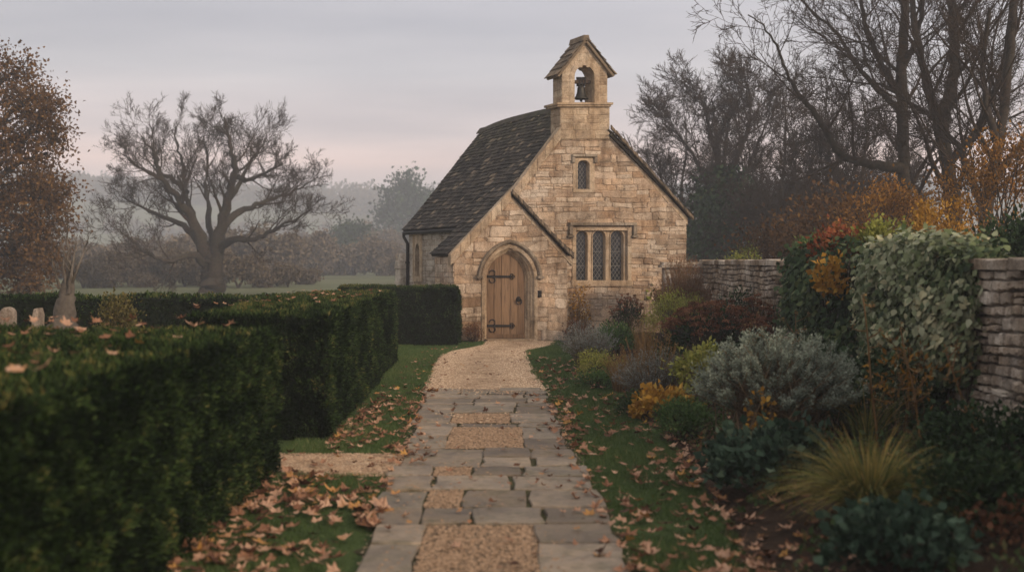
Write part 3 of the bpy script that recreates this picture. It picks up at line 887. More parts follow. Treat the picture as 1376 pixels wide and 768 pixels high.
w.build('clapper', M['iron'], bell)
w = MB()
w.prism([(uc - BH + .002, mz(111)), (uc + BH - .002, mz(111)), (uc + BH - .002, mz(107.5)), (bx + .1, mz(106)), (bx - .1, mz(106)), (uc - BH + .002, mz(107.5))], QM, bell_w - .05, bell_w + .05, .5, .01)
w.build('headstock', M['timber'], bell)
w = MB()
for dx in (-.06, 0, .06): w.prism([(bx + dx - .018, zt - .01), (bx + dx + .018, zt - .01), (bx + dx + .018, mz(104.5)), (bx + dx - .018, mz(104.5))], QM, bell_w - .06, bell_w + .06)
w.box((q[0], q[1], mz(103.5)), (.22, .1, .03))
w.build('bell_strap', M['iron'], bell)

# ------------------------------------------------------------------ porch
PD = 1.107
PL, PR = pu(610), pu(762)
PZR = pz(258); kP = 1.06
PE = pu(768)
DC = (pu(658) + pu(710)) / 2; DH = (pu(710) - pu(658)) / 2
DZS, DZA = pz(375), pz(340.5)
DOP = .16                      # masonry opening is wider than the door, the moulded jambs fill it
AO, AN = arch(DC, DH + DOP, 0, DZS, DZA + DOP * 1.1, 10)
w = MB()
zpe = PZR - kP * PR
pout = [(PL, 0)] + AO + [(PR, 0), (PR, zpe - .06), (0, PZR - .06), (PL, zpe - .06)]
slab_holes(w, pout, [], QP, -.3, 0, .4)
fPL = lambda a, w_, b: (lambda q: (q[0] - w_ * .903, q[1] - w_ * .428, q[2]))(QP(PL, -a, b))
fPR = lambda a, w_, b: (lambda q: (q[0] + w_ * .903, q[1] + w_ * .428, q[2]))(QP(PR, -a, b))
for f in (fPL, fPR): slab_holes(w, [(.12, 0), (PD, 0), (PD, zpe - .06), (.12, zpe - .06)], [], f, -.08, 0, .4)
fPB = lambda a, w_, b: QP(a, -PD - w_, b)
slab_holes(w, [(PL, 0), (PR, 0), (PR, zpe - .06), (0, PZR - .06), (PL, zpe - .06)], [], fPB, -.02, 0, .4)
w.build('porch_backing', M['mortar'], chapel)
w = MB()
hp = lambda b0, b1: [(DC - arch_half(DH + DOP, DZS, DZA + DOP * 1.1, (b0 + b1) / 2) - .015, DC + arch_half(DH + DOP, DZS, DZA + DOP * 1.1, (b0 + b1) / 2) + .015)] if (b0 + b1) / 2 < DZA + DOP * 1.1 else []
clipP = [(kP, 1, PZR - .09), (-kP, 1, PZR - .09)]
masonry(w, QP, PL, PR, 0, PZR, clipP, hp, ch=(.08, .25), sw=(.14, .5), proud=(.001, .02), quoin=(True, True), jit=.014)
masonry(w, fPL, 0, PD, 0, zpe - .05, (), None, ch=(.12, .24), sw=(.2, .45))
masonry(w, fPR, 0, PD, 0, zpe - .05, (), None, ch=(.12, .24), sw=(.2, .45))
w.build('porch_wall', M['stone'], chapel)
w = MB()
w.prism([(DC + DH + .28, .02), (PR + .05, .02), (PR + .05, .2), (DC + DH + .28, .25)], QP, 0, .07, .7, .02)
w.build('plinth', M['stone'], chapel)
w = MB()
w.prism([(PL - .05, .02), (DC - DH - .28, .02), (DC - DH - .28, .22), (PL - .05, .18)], QP, 0, .06, .3, .02)
w.build('plinth', M['stone'], chapel)
w = MB()
for sg in (-1, 1):
    ang = math.atan(kP); bl = PE / math.cos(ang)
    def fn(a, b, h, sg=sg, ang=ang, bl=bl):
        z = PZR - b * math.sin(ang) + h * math.cos(ang) + (.05 * max(0, b / bl - .8) / .2)
        return QP(sg * (b * math.cos(ang) + h * math.sin(ang)), -a, z)
    slates(w, fn, -.09 if sg > 0 else .08, PD + (.02 if sg > 0 else .02), bl, .15, .12, (.12, .24))
    w.add([fn(a, b, .0) for a in (-.02 if sg > 0 else .08, PD) for b in (0, bl)] + [fn(a, b, -.045) for a in (-.02 if sg > 0 else .08, PD) for b in (0, bl)], [(0, 1, 3, 2), (4, 5, 7, 6), (0, 1, 5, 4), (2, 3, 7, 6), (1, 3, 7, 5)], .15)
porch_roof = w.build('porch_roof', M['slate'], chapel)
for sg, pr, tp in ((-1, .06, -.06), (1, .02, .10)):
    w = MB(); n = 6
    for i in range(n):
        u0, u1 = sg * PE * (i + .02) / n, sg * PE * (i + .99) / n
        w.prism([(u0, PZR - kP * abs(u0) - tp), (u1, PZR - kP * abs(u1) - tp), (u1, PZR - kP * abs(u1) - .19), (u0, PZR - kP * abs(u0) - .19)], QP, -.09 if sg < 0 else -.05, pr - rnd.uniform(0, .006), rnd.random(), .01)
    w.build('rake_moulding', M['ashlar'], chapel)
w = MB(); nv = 24
for i in range(nv):
    u0, u1 = PE * i / nv, PE * (i + .93) / nv; d = rnd.uniform(-.008, .012)
    w.prism([(u0, PZR - kP * u0 + .045 + d), (u1, PZR - kP * u1 + .035 + d), (u1, PZR - kP * u1 - .04), (u0, PZR - kP * u0 - .038)], QP, .07, .135 + rnd.uniform(-.015, .015), rnd.random(), .006)
w.build('verge_tile', M['bellslate'], porch_roof)
# moulded door surround: outer order, hollow, inner chamfer
w = MB()
P, N = arch(DC, DH, .0, DZS, DZA, 10)
P, N = subdiv_path(P, N, .3)
sweep(w, P, N, [(0.0, -.26), (.0, -.17), (.03, -.14), (.035, -.10), (.065, -.07), (.07, -.045), (.09, -.03), (.12, .028), (.185, .034), (.2, .0)], QP, .5, .35, 2)
door_arch = w.build('door_surround', M['ashlar'], chapel)
P, N = arch(DC, DH + .2, pz(371), DZS, DZA + .22, 12)
w = MB()
sweep(w, P, N, [(0, .0), (0.005, .055), (.03, .085), (.075, .09), (.085, .06), (.085, 0)], QP, .5, .3, 2)
for sg in (-1, 1):
    w.prism([(DC + sg * (DH + .24) - .075, pz(374)), (DC + sg * (DH + .24) + .075, pz(374)), (DC + sg * (DH + .24) + .075, pz(370.5)), (DC + sg * (DH + .24) - .075, pz(370.5))], QP, 0, .1, .4, .015)
w.build('hood_mould', M['hood'], chapel)
w = MB(); w.prism([(DC - DH - .12, 0), (DC + DH + .12, 0), (DC + DH + .12, .05), (DC - DH - .12, .05)], QP, -.3, .16, .5, .015)
w.build('door_step', M['ashlar'], chapel)
# oak door
w = MB()
np_ = 5; zb = .055
edges = [DC - DH - .01 + (2 * DH + .02) * k for k in (0, .21, .4, .62, .82, 1)]
for i in range(np_):
    a, b = edges[i] + .004, edges[i + 1] - .004
    poly = [(a, zb), (b, zb)]
    for j in range(7):
        x = b + (a - b) * j / 6; h = 0
        lo, hi = DZS, DZA + .01
        for _ in range(24):
            m = (lo + hi) / 2
            if arch_half(DH + .01, DZS, DZA + .01, m) > abs(x - DC): lo = m
            else: hi = m
        poly.append((x, lo if abs(x - DC) < DH + .009 else DZS))
    w.prism(poly, QP, -.24, -.185 + rnd.uniform(-.003, .003), rnd.random(), .008)
w.prism([(DC - DH, zb), (DC + DH, zb), (DC + DH, zb + .09), (DC - DH, zb + .09)], QP, -.2, -.168, .2, .01)
w.add([QP(DC - DH, -.235, zb), QP(DC + DH, -.235, zb), QP(DC + DH, -.235, DZS), QP(DC, -.235, DZA), QP(DC - DH, -.235, DZS)], [(0, 1, 2, 3, 4)], 0)
door = w.build('door', M['oak'], chapel)
def iron_ring(mb, cx, cz, r, th, a0=0, a1=2 * PI, w_=-.165):
    pts = [QP(cx + r * math.cos(a0 + (a1 - a0) * k / 16), w_, cz + r * math.sin(a0 + (a1 - a0) * k / 16)) for k in range(17)]
    mb.tube(pts, [th] * 17, 6)
for zc_ in (pz(371.5), pz(438)):
    w = MB(); xa = pu(659); xb = pu(696)
    w.prism([(xa, zc_ - .028), (xb - .07, zc_ - .022), (xb - .07, zc_ + .022), (xa, zc_ + .028)], QP, -.182, -.158, .5, .005)
    iron_ring(w, xa + .11, zc_ + .075, .062, .013, -.5 * PI, 1.1 * PI); iron_ring(w, xa + .11, zc_ - .075, .062, .013, -1.1 * PI, .5 * PI)
    iron_ring(w, xb - .06, zc_ + .035, .028, .01); iron_ring(w, xb - .06, zc_ - .035, .028, .01); iron_ring(w, xb - .02, zc_, .022, .009)
    w.build('strap_hinge', M['iron'], door)
w = MB(); cx, cz = pu(701.5), pz(402)
w.prism([(cx + .05 * math.cos(a), cz + .06 * math.sin(a)) for a in np.linspace(0, 2 * PI, 13)[:-1]], QP, -.185, -.165, .5, .004)
iron_ring(w, cx, cz - .05, .062, .013, w_=-.15); w.tube([QP(cx, -.17, cz + .01), QP(cx, -.13, cz + .01)], [.018, .015], 8)
w.build('ring_handle', M['iron'], door)
w = MB(); w.prism([(pu(722), pz(399)), (pu(726.5), pz(399)), (pu(726.5), pz(390)), (pu(722), pz(390))], QP, 0, .06, .5, .008)
w.prism([(pu(722.6), pz(398)), (pu(725.9), pz(398)), (pu(725.9), pz(395)), (pu(722.6), pz(395))], QP, .06, .066, .5, .002)
w.build('wall_box', M['iron'], chapel)

# ------------------------------------------------------------------ world and sun
SUN_DIR = Vector((.66, -.69, .32)).normalized()
wd = bpy.data.worlds.new('World'); S.world = wd; wd.use_nodes = True
nt = wd.node_tree; nt.nodes.clear()
out = nt.nodes.new('ShaderNodeOutputWorld'); bg = nt.nodes.new('ShaderNodeBackground')
sky = nt.nodes.new('ShaderNodeTexSky'); sky.sky_type = 'NISHITA'; sky.sun_disc = False
sky.sun_elevation = math.asin(SUN_DIR.z); sky.sun_rotation = math.atan2(SUN_DIR.x, SUN_DIR.y)
sky.air_density = 1.0; sky.dust_density = 2.5
tc = nt.nodes.new('ShaderNodeTexCoord')
sep = nt.nodes.new('ShaderNodeSeparateXYZ'); nt.links.new(tc.outputs['Generated'], sep.inputs[0])
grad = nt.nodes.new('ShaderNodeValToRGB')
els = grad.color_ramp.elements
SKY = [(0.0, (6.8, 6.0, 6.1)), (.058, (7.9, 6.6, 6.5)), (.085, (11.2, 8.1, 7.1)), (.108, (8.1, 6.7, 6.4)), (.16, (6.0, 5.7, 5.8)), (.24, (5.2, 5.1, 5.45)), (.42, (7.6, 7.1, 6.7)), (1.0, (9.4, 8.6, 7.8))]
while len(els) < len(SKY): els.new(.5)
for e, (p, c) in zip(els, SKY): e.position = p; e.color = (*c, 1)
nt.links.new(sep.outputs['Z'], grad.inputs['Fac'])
# cloud layer: direction projected on a plane high above, stretched into bands
zz = nt.nodes.new('ShaderNodeMath'); zz.operation = 'ADD'; zz.inputs[1].default_value = .12; nt.links.new(sep.outputs['Z'], zz.inputs[0])
comb = nt.nodes.new('ShaderNodeCombineXYZ')
for i, ax in enumerate('XY'):
    d = nt.nodes.new('ShaderNodeMath'); d.operation = 'DIVIDE'; nt.links.new(sep.outputs[ax], d.inputs[0]); nt.links.new(zz.outputs[0], d.inputs[1]); nt.links.new(d.outputs[0], comb.inputs[i])
mp = nt.nodes.new('ShaderNodeMapping'); mp.inputs['Scale'].default_value = (.55, 1.1, 1); mp.inputs['Location'].default_value = (1.3, .4, 0); nt.links.new(comb.outputs[0], mp.inputs[0])
nz = nt.nodes.new('ShaderNodeTexNoise'); nz.inputs['Scale'].default_value = 1.3; nz.inputs['Detail'].default_value = 5; nz.inputs['Roughness'].default_value = .5; nt.links.new(mp.outputs[0], nz.inputs[0])
cr = nt.nodes.new('ShaderNodeValToRGB'); cr.color_ramp.elements[0].position = .32; cr.color_ramp.elements[0].color = (.8, .815, .86, 1)
cr.color_ramp.elements[1].position = .68; cr.color_ramp.elements[1].color = (1.12, 1.1, 1.1, 1); nt.links.new(nz.outputs['Fac'], cr.inputs[0])
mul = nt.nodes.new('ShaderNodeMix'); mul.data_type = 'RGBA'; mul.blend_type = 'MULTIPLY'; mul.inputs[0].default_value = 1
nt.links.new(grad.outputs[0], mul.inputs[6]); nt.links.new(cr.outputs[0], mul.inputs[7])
mx = nt.nodes.new('ShaderNodeMix'); mx.data_type = 'RGBA'; mx.inputs[0].default_value = .88
nt.links.new(sky.outputs[0], mx.inputs[6]); lx = nt.nodes.new('ShaderNodeMapRange'); lx.inputs[1].default_value = -.42; lx.inputs[2].default_value = .0; lx.inputs[3].default_value = .82; lx.inputs[4].default_value = 1.0; nt.links.new(sep.outputs['X'], lx.inputs[0])
lz = nt.nodes.new('ShaderNodeMapRange'); lz.inputs[1].default_value = .08; lz.inputs[2].default_value = .24; nt.links.new(sep.outputs['Z'], lz.inputs[0])
lm_ = nt.nodes.new('ShaderNodeMix'); lm_.data_type = 'FLOAT'; lm_.inputs[2].default_value = 1.0; nt.links.new(lz.outputs[0], lm_.inputs[0]); nt.links.new(lx.outputs[0], lm_.inputs[3])
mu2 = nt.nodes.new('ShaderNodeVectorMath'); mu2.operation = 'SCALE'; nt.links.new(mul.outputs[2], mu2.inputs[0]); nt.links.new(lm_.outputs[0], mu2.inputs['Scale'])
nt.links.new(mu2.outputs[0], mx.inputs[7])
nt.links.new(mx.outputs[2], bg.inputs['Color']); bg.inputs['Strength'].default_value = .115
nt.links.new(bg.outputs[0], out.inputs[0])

sl = bpy.data.lights.new('sun', 'SUN'); sl.energy = 3.1; sl.angle = math.radians(12); sl.color = (1.0, .79, .59)
so = bpy.data.objects.new('sun', sl); COL.objects.link(so)
so.rotation_euler = (-SUN_DIR).to_track_quat('-Z', 'Y').to_euler()

S.view_settings.view_transform = 'Standard'; S.view_settings.look = 'None'
S.view_settings.exposure = 0.12; S.view_settings.gamma = 1.0; S.view_settings.use_curve_mapping = False
S.cycles.use_denoising = True
try: S.cycles.denoiser = 'OPENIMAGEDENOISE'
except Exception: pass
S.cycles.max_bounces = 5; S.cycles.diffuse_bounces = 3; S.cycles.glossy_bounces = 2; S.cycles.transmission_bounces = 3
S.cycles.volume_bounces = 1; S.cycles.transparent_max_bounces = 6
S.cycles.caustics_reflective = False; S.cycles.caustics_refractive = False
S.cycles.sample_clamp_indirect = 4
S.cycles.use_adaptive_sampling = True; S.cycles.adaptive_threshold = .015

# ------------------------------------------------------------------ ground, hills
def sheet(name, xs, ys, zf, mat, kind='structure'):
    X, Y = np.meshgrid(xs, ys); Z = zf(X, Y)
    V = np.stack([X, Y, Z], -1).reshape(-1, 3); nx, ny = len(xs), len(ys)
    i = np.arange(ny - 1)[:, None] * nx + np.arange(nx - 1)[None, :]
    Fq = np.stack([i, i + 1, i + nx + 1, i + nx], -1).reshape(-1, 4)
    o = build(name, V, Fq, mat, None, None, True, origin=(0, 0, 0)); o['kind'] = kind
    return o
sheet('ground', np.linspace(-580, 580, 60), np.linspace(-40, 720, 60), lambda X, Y: 0 * X - .0, M['meadow'])
def hill_h(X, Y):
    P = np.stack([X, Y, 0 * X], -1).reshape(-1, 3)
    n = fbm(P, .006, 2, 3).reshape(X.shape); n2 = fbm(P, .02, 5, 2).reshape(X.shape)
    k = np.clip((Y - 260 + n * 40) / 340, 0, 1); k = k * k * (3 - 2 * k)
    return -.8 + k * (34 + n * 12 + .010 * np.abs(X)) + n2 * 2.0 * k
sheet('hill', np.linspace(-570, 570, 100), np.linspace(225, 700, 70), hill_h, M['meadow'])
# woods along the hill crest and hedgerows on its slope: one far-off mass
nW = 2600
xs = rng.uniform(-350, 380, nW); band = rng.random(nW)
ys = np.where(band < .86, rng.uniform(490, 690, nW), np.where(band < .94, 335 + 12 * np.sin(xs * .025) + rng.uniform(-3, 3, nW), 425 + .12 * xs + rng.uniform(-4, 4, nW)))
zs = hill_h(xs.reshape(1, -1), ys.reshape(1, -1)).ravel()
keep = (fbm(np.stack([xs, ys, 0 * xs], -1), .018, 9, 2) > -.28) | (band > .8)
xs, ys, zs, band = xs[keep], ys[keep], zs[keep], band[keep]
r = np.where(band < .86, rng.uniform(3.2, 5.6, len(xs)), rng.uniform(1.5, 3.2, len(xs)))
k = 46
C3 = np.repeat(np.stack([xs, ys, zs + r * .8], -1), k, 0); R3 = np.repeat(r, k)[:, None]
P = C3 + unit(len(C3)) * R3 * np.array([[.8, .8, 1.0]]) * rng.uniform(.55, 1.05, (len(C3), 1))
V, Fq = leaf_quads(P, unit(len(P)), 1.9, 1.6)
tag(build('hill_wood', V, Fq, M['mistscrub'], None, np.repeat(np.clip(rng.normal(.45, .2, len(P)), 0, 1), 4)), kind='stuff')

# haze: one closed box round camera and scene
hm = bpy.data.materials.new('morning_haze'); hm.use_nodes = True; hn = hm.node_tree; hn.nodes.clear()
ho = hn.nodes.new('ShaderNodeOutputMaterial'); pv = hn.nodes.new('ShaderNodeVolumePrincipled')
pv.inputs['Color'].default_value = (.80, .85, .95, 1); pv.inputs['Density'].default_value = .0019; pv.inputs['Anisotropy'].default_value = .1
hn.links.new(pv.outputs[0], ho.inputs['Volume'])
w = MB(); w.box((0, 340, 22.0), (1200, 800, 46)); hz = w.build('haze', hm, origin=(0, 340, -1)); hz['kind'] = 'stuff'

# ------------------------------------------------------------------ lawn, path, gravel, bed
PLY = [0, 4, 6.4, 7.6, 10.7, 13.7, 15.2]; PLX = [-.80, -.83, -.86, -.93, -1.0, -1.08, -1.12]
PRY = PLY; PRX = [.76, .72, .68, .66, .575, .45, .40]
GLY = [15.2, 17, 19, 21, 22, 22.8, 23.5, 24.65]; GLX = [-1.12, -1.2, -1.25, -1.26, -1.08, -.75, -.55, -.5]
GRX = [.40, .32, .26, .22, .27, .5, .8, .9]
BEY = [0, 6.4, 8, 10.7, 13.7, 17.8, 21.4, 23, 24]; BEX = [1.4, 1.38, 1.45, 1.5, 1.45, 1.3, 1.15, 1.1, 1.05]
WALLX = 4.05
def pL(Y): return np.where(Y < 15.2, np.interp(Y, PLY, PLX), np.interp(Y, GLY, GLX))
def pR(Y): return np.where(Y < 15.2, np.interp(Y, PRY, PRX), np.interp(Y, GLY, GRX))
def bE(Y): return np.interp(Y, BEY, BEX)
def bed_z(X, Y):
    k = np.clip((X - bE(Y)) / 1.2, 0, 1)
    P = np.stack([X, Y, 0 * X], -1).reshape(-1, 3)
    return .006 + .14 * k * k * (3 - 2 * k) + .03 * fbm(P, 2.2, 4).reshape(np.shape(X)) * np.clip(k * 4, 0, 1)
sheet('lawn', np.linspace(-14, WALLX, 40), np.linspace(-3, 38, 60), lambda X, Y: 0 * X + .004, M['lawn'])
# flower bed soil: strip between its edge and the wall
ys = np.linspace(-1, 25.5, 110); ts = np.linspace(0, 1, 22)
T, Y = np.meshgrid(ts, ys); X = bE(Y) + (WALLX - bE(Y)) * T
X = X + np.where(T == 0, .05 * np.sin(Y * 5) + .04 * np.sin(Y * 11), 0)
V = np.stack([X, Y, bed_z(X, Y)], -1).reshape(-1, 3); nx = len(ts)
i = np.arange(len(ys) - 1)[:, None] * nx + np.arange(nx - 1)[None, :]
o = build('flower_bed', V, np.stack([i, i + 1, i + nx + 1, i + nx], -1).reshape(-1, 4), M['soil'], None, None, True, origin=(0, 0, 0)); o['kind'] = 'structure'
# gravel path: bed under the flags, the open gravel before the door and the short side path
def strip(ys, l, r_, z):
    V, Fq = [], []
    for k, y in enumerate(ys):
        jl = .05 * math.sin(y * 9) + .03 * math.sin(y * 23)
        V += [(l(y) + jl, y, z), ((l(y) + r_(y)) / 2, y, z + .012), (r_(y) + jl, y, z)]
        if k: b = 3 * k; Fq += [(b - 3, b - 2, b + 1, b), (b - 2, b - 1, b + 2, b + 1)]
    return V, Fq
V1, F1 = strip(np.linspace(-1, 15.25, 120), lambda y: float(pL(y)), lambda y: float(pR(y)), .009)
o = build('path_bed', V1, F1, M['jointsoil'], origin=(0, 0, 0)); o['kind'] = 'structure'
V1, F1 = strip(np.linspace(15.25, 24.66, 90), lambda y: float(pL(y)), lambda y: float(pR(y)), .009)
o = build('gravel_path', V1, F1, M['gravel'], origin=(0, 0, 0)); o['kind'] = 'structure'
V1 = []; F1 = []
for k, x in enumerate(np.linspace(-.98, -9, 60)):
    j = .05 * math.sin(x * 7) + .04 * math.sin(x * 17)
    V1 += [(x, 9.2 + j, .009), (x, 9.7, .016), (x, 10.2 + j * .7, .009)]
    if k: b = 3 * k; F1 += [(b - 3, b, b + 1, b - 2), (b - 2, b + 1, b + 2, b - 1)]
o = build('side_path', V1, F1, M['gravel'], origin=(0, 0, 0)); o['kind'] = 'structure'

ROWS = [(.2, 1.0, None), (1.0, 1.7, None), (1.7, 2.5, None), (2.5, 3.3, None), (3.3, 4.05, None), (4.05, 4.85, None), (4.85, 5.55, None), (5.55, 6.15, None),
        (6.15, 7.39, [(0, .2, 's2'), (.2, .655, 'g'), (.655, .98, 's2')]),
        (7.39, 7.9, [(.0, .21, 's'), (.21, .42, 's'), (.42, .72, 's'), (.72, 1.0, 's')]),
        (7.9, 8.52, [(.0, .22, 's'), (.22, .37, 'g2'), (.37, .66, 's'), (.66, .98, 's')]),
        (8.52, 9.08, None),
        (9.08, 9.5, [(-.02, .22, 's'), (.22, .40, 'g'), (.40, .66, 's'), (.66, 1.0, 's')]),
        (9.5, 10.42, [(.0, .44, 's'), (.44, .72, 's2'), (.72, .97, 's2')]),
        (10.42, 11.75, [(.0, .25, 's2'), (.25, .72, 'g'), (.72, .98, 's2')]),
        (11.75, 12.05, [(0, .3, 's'), (.3, .7, 's'), (.7, 1.0, 's')]),
        (12.05, 12.8, [(0, .27, 's'), (.27, .66, 'g'), (.66, .99, 's')]),
        (12.8, 13.4, None), (13.4, 13.75, None), (13.75, 14.2, None), (14.2, 14.6, None), (14.6, 14.95, None), (14.95, 15.3, None)]
fl = MB(); GSQ = []
FG = lambda a, w_, b: (a, b, w_)
def slab(x0, x1, y0, y1):
    g = rnd.uniform(.006, .016); r = lambda: rnd.uniform(-.024, .024)
    c = lambda: rnd.uniform(.005, .03)
    ca, cb_ = c(), c()
    poly = [(x0 + g + ca, y0 + g + r()), ((x0 + x1) / 2 + r(), y0 + g + r()), (x1 - g - cb_, y0 + g + r()), (x1 - g + r(), y0 + g + cb_), (x1 - g + r(), (y0 + y1) / 2), (x1 - g + r(), y1 - g - ca),
            (x1 - g - ca, y1 - g + r()), ((x0 + x1) / 2 + r(), y1 - g + r()), (x0 + g + cb_, y1 - g + r()), (x0 + g + r(), y1 - g - cb_), (x0 + g + r(), (y0 + y1) / 2), (x0 + g + r(), y0 + g + ca)]
    h = rnd.uniform(.026, .042); tx, ty = rnd.uniform(-.012, .012), rnd.uniform(-.012, .012)
    f = lambda a, w_, b: (a, b, w_ + ((a - x0) * tx + (b - y0) * ty if w_ > .01 else 0))
    fl.prism(poly, f, -.02, h, rnd.random(), .007)
for y0, y1, sp_ in ROWS:
    ym = (y0 + y1) / 2; l, r_ = float(pL(ym)) + rnd.uniform(-.05, .03), float(pR(ym)) + rnd.uniform(-.03, .05); W = r_ - l
    if sp_ is None:
        sp_ = []; x = 0
        while x < 1:
            ww = rnd.uniform(.2, .46)
            if 1 - x - ww < .14: ww = 1 - x
            sp_.append((x, x + ww, 's' if rnd.random() < .88 else 's2')); x += ww
    for a, b, kd in sp_:
        xa, xb = l + a * W, l + b * W
        if kd == 'g' or kd == 'g2': GSQ.append((xa, xb, y0, y1)); continue
        if kd == 's2':
            m = y0 + (y1 - y0) * rnd.uniform(.4, .6); slab(xa, xb, y0, m); slab(xa + rnd.uniform(-.03, .0), xb, m, y1)
        else: slab(xa, xb, y0 + rnd.uniform(0, .02), y1 - rnd.uniform(0, .02))
o = fl.build('flagstone_path', M['flag'], origin=(0, 0, 0)); o['kind'] = 'structure'

# loose pebbles
def pebbles(x0, x1, y0, y1, n, rs, flt=None, z=.012):
    P = np.stack([rng.uniform(x0, x1, n), rng.uniform(y0, y1, n), np.full(n, z)], -1)
    if flt is not None: P = P[flt(P)]
    n = len(P); r = rng.uniform(*rs, n)
    o = np.array([[1, 0, 0], [.3, .95, 0], [-.8, .6, 0], [-.8, -.6, 0], [.3, -.95, 0], [.1, 0, .6]])
    a = rng.uniform(0, 2 * PI, n); c, s_ = np.cos(a)[:, None], np.sin(a)[:, None]
    sx = rng.uniform(.7, 1.3, (n, 1)); sy = rng.uniform(.6, 1.0, (n, 1)); sz = rng.uniform(.6, 1.2, (n, 1))
    ox, oy, oz = o[None, :, 0] * sx, o[None, :, 1] * sy, o[None, :, 2] * sz + 0 * sx
    V = np.stack([P[:, :1] + r[:, None] * (ox * c - oy * s_), P[:, 1:2] + r[:, None] * (ox * s_ + oy * c), P[:, 2:3] + r[:, None] * oz], -1)
    t_ = np.array([[0, 1, 5], [1, 2, 5], [2, 3, 5], [3, 4, 5], [4, 0, 5]])
    Fq = (np.arange(n)[:, None, None] * 6 + t_[None]).reshape(-1, 3)
    return V.reshape(-1, 3), Fq, np.repeat(rng.random(n), 6)
gm = MB()
for xa, xb, y0, y1 in GSQ: gm.add([(xa, y0, .024), (xb, y0, .024), (xb, y1, .024), (xa, y1, .024)], [(0, 1, 2, 3)])
o = gm.build('gravel_panel', M['panel'], origin=(0, 0, 0)); o['kind'] = 'structure'
parts = []
for xa, xb, y0, y1 in GSQ: parts.append(pebbles(xa, xb, y0, y1, int((xb - xa) * (y1 - y0) * 2600), (.007, .019), None, .026))
parts.append(pebbles(-1.4, 1.0, 15.2, 24.6, 42000, (.010, .020), lambda P: (P[:, 0] > pL(P[:, 1]) - .06) & (P[:, 0] < pR(P[:, 1]) + .06)))
parts.append(pebbles(-4, -.9, 9.15, 10.25, 9000, (.008, .018)))
parts.append(pebbles(-1.1, .8, 4, 15.2, 7000, (.005, .012), lambda P: (P[:, 0] > pL(P[:, 1]) - .03) & (P[:, 0] < pR(P[:, 1]) + .03), .010))
for xa, xb, y0, y1 in GSQ:
    cx, cy = (xa + xb) / 2, (y0 + y1) / 2
    parts.append(pebbles(xa - .22, xb + .22, y0 - .22, y1 + .22, int((xb - xa) * (y1 - y0) * 420) + 60, (.006, .015), lambda P: rng.random(len(P)) < .55, .036))
parts.append(pebbles(-1.2, .5, 14.3, 15.4, 900, (.007, .015), lambda P: rng.random(len(P)) < (P[:, 1] - 14.2), .036))
b = 0; Vs, Fs, Ts = [], [], []
for V, Fq, t_ in parts: Vs.append(V); Fs.append(Fq + b); Ts.append(t_ * (.3 if V[:, 1].max() < 13 and V[:, 0].min() > -1.6 else .6 if V[:, 0].min() < -2 else 1.0)); b += len(V)
o = build('gravel', np.concatenate(Vs), np.concatenate(Fs), M['pebble'], None, np.concatenate(Ts)); o['kind'] = 'stuff'

n = 26000
P = np.stack([rng.uniform(1.2, 4.0, n), rng.uniform(4.6, 23.5, n) , np.zeros(n)], -1); P[:, 1] = 4.6 + (P[:, 1] - 4.6) ** 1.15 / 18.9 ** .15
P = P[(P[:, 0] > bE(P[:, 1]) + .12) & (fbm(P, 1.7, 31, 3) > -.05)]; n = len(P)
P[:, 2] = bed_z(P[:, 0], P[:, 1]) + rng.random(n) ** 1.6 * .14 * (1 + fbm(P, 1.7, 31, 3))
V, Fq = leaf_quads(P, unit(n) + np.array([[0, 0, .5]]), rng.uniform(.025, .075, n), rng.uniform(.012, .045, n))
o = build('undergrowth', V, Fq, M['bedleaf'], None, np.repeat(np.clip(.5 + fbm(P, 2.5, 41, 2) * .6 + rng.normal(0, .15, n), 0, 1), 4)); o['kind'] = 'stuff'
# grass blades
def in_lawn(P):
    x, y = P[:, 0], P[:, 1]
    n = fbm(P, 3.0, 7, 2) * .06
    l, r_ = pL(y) - .02 + n, pR(y) + .02 + n
    ok = ((x < l) | (x > r_)) & (x < bE(y) + .03 + n * 1.5) & (y < 24.6)
    side = (y > 9.22 + n) & (y < 10.18 + n) & (x < -.95)
    return ok & ~side
def grass(x0, x1, y0, y1, dens, h, wdt):
    n = int((x1 - x0) * (y1 - y0) * dens)
    P = np.stack([rng.uniform(x0, x1, n), rng.uniform(y0, y1, n), np.zeros(n)], -1)
    P = P[in_lawn(P)]; n = len(P)
    patch = fbm(P, 1.1, 3, 3)
    P = P[rng.random(n) < .8 + patch]; n = len(P)
    patch = fbm(P, 1.1, 3, 3)
    hh = rng.uniform(*h, n) * (1 + patch * .8)
    lean = unit(n) * np.array([[1, 1, 0]]) * hh[:, None] * .75
    sd = unit(n) * np.array([[1, 1, 0]]); sd = norm(sd) * wdt * .5
    V = np.zeros((n, 3, 3)); V[:, 0] = P - sd; V[:, 1] = P + sd; V[:, 2] = P + lean; V[:, 2, 2] = hh
    return V.reshape(-1, 3), np.arange(3 * n).reshape(n, 3), np.repeat(np.clip(rng.normal(.45, .2, n) + patch * .35, 0, 1), 3)
parts = [grass(-2.0, 1.7, 4.5, 9.3, 9000, (.02, .05), .005), grass(-2.1, 1.8, 9.3, 16, 6000, (.02, .05), .006), grass(-2.6, 1.7, 16, 24.6, 4500, (.02, .045), .008),
         grass(-9, -2.6, 9, 24, 500, (.03, .07), .012)]
b = 0; Vs, Fs, Ts = [], [], []
for V, Fq, t_ in parts: Vs.append(V); Fs.append(Fq + b); Ts.append(t_); b += len(V)
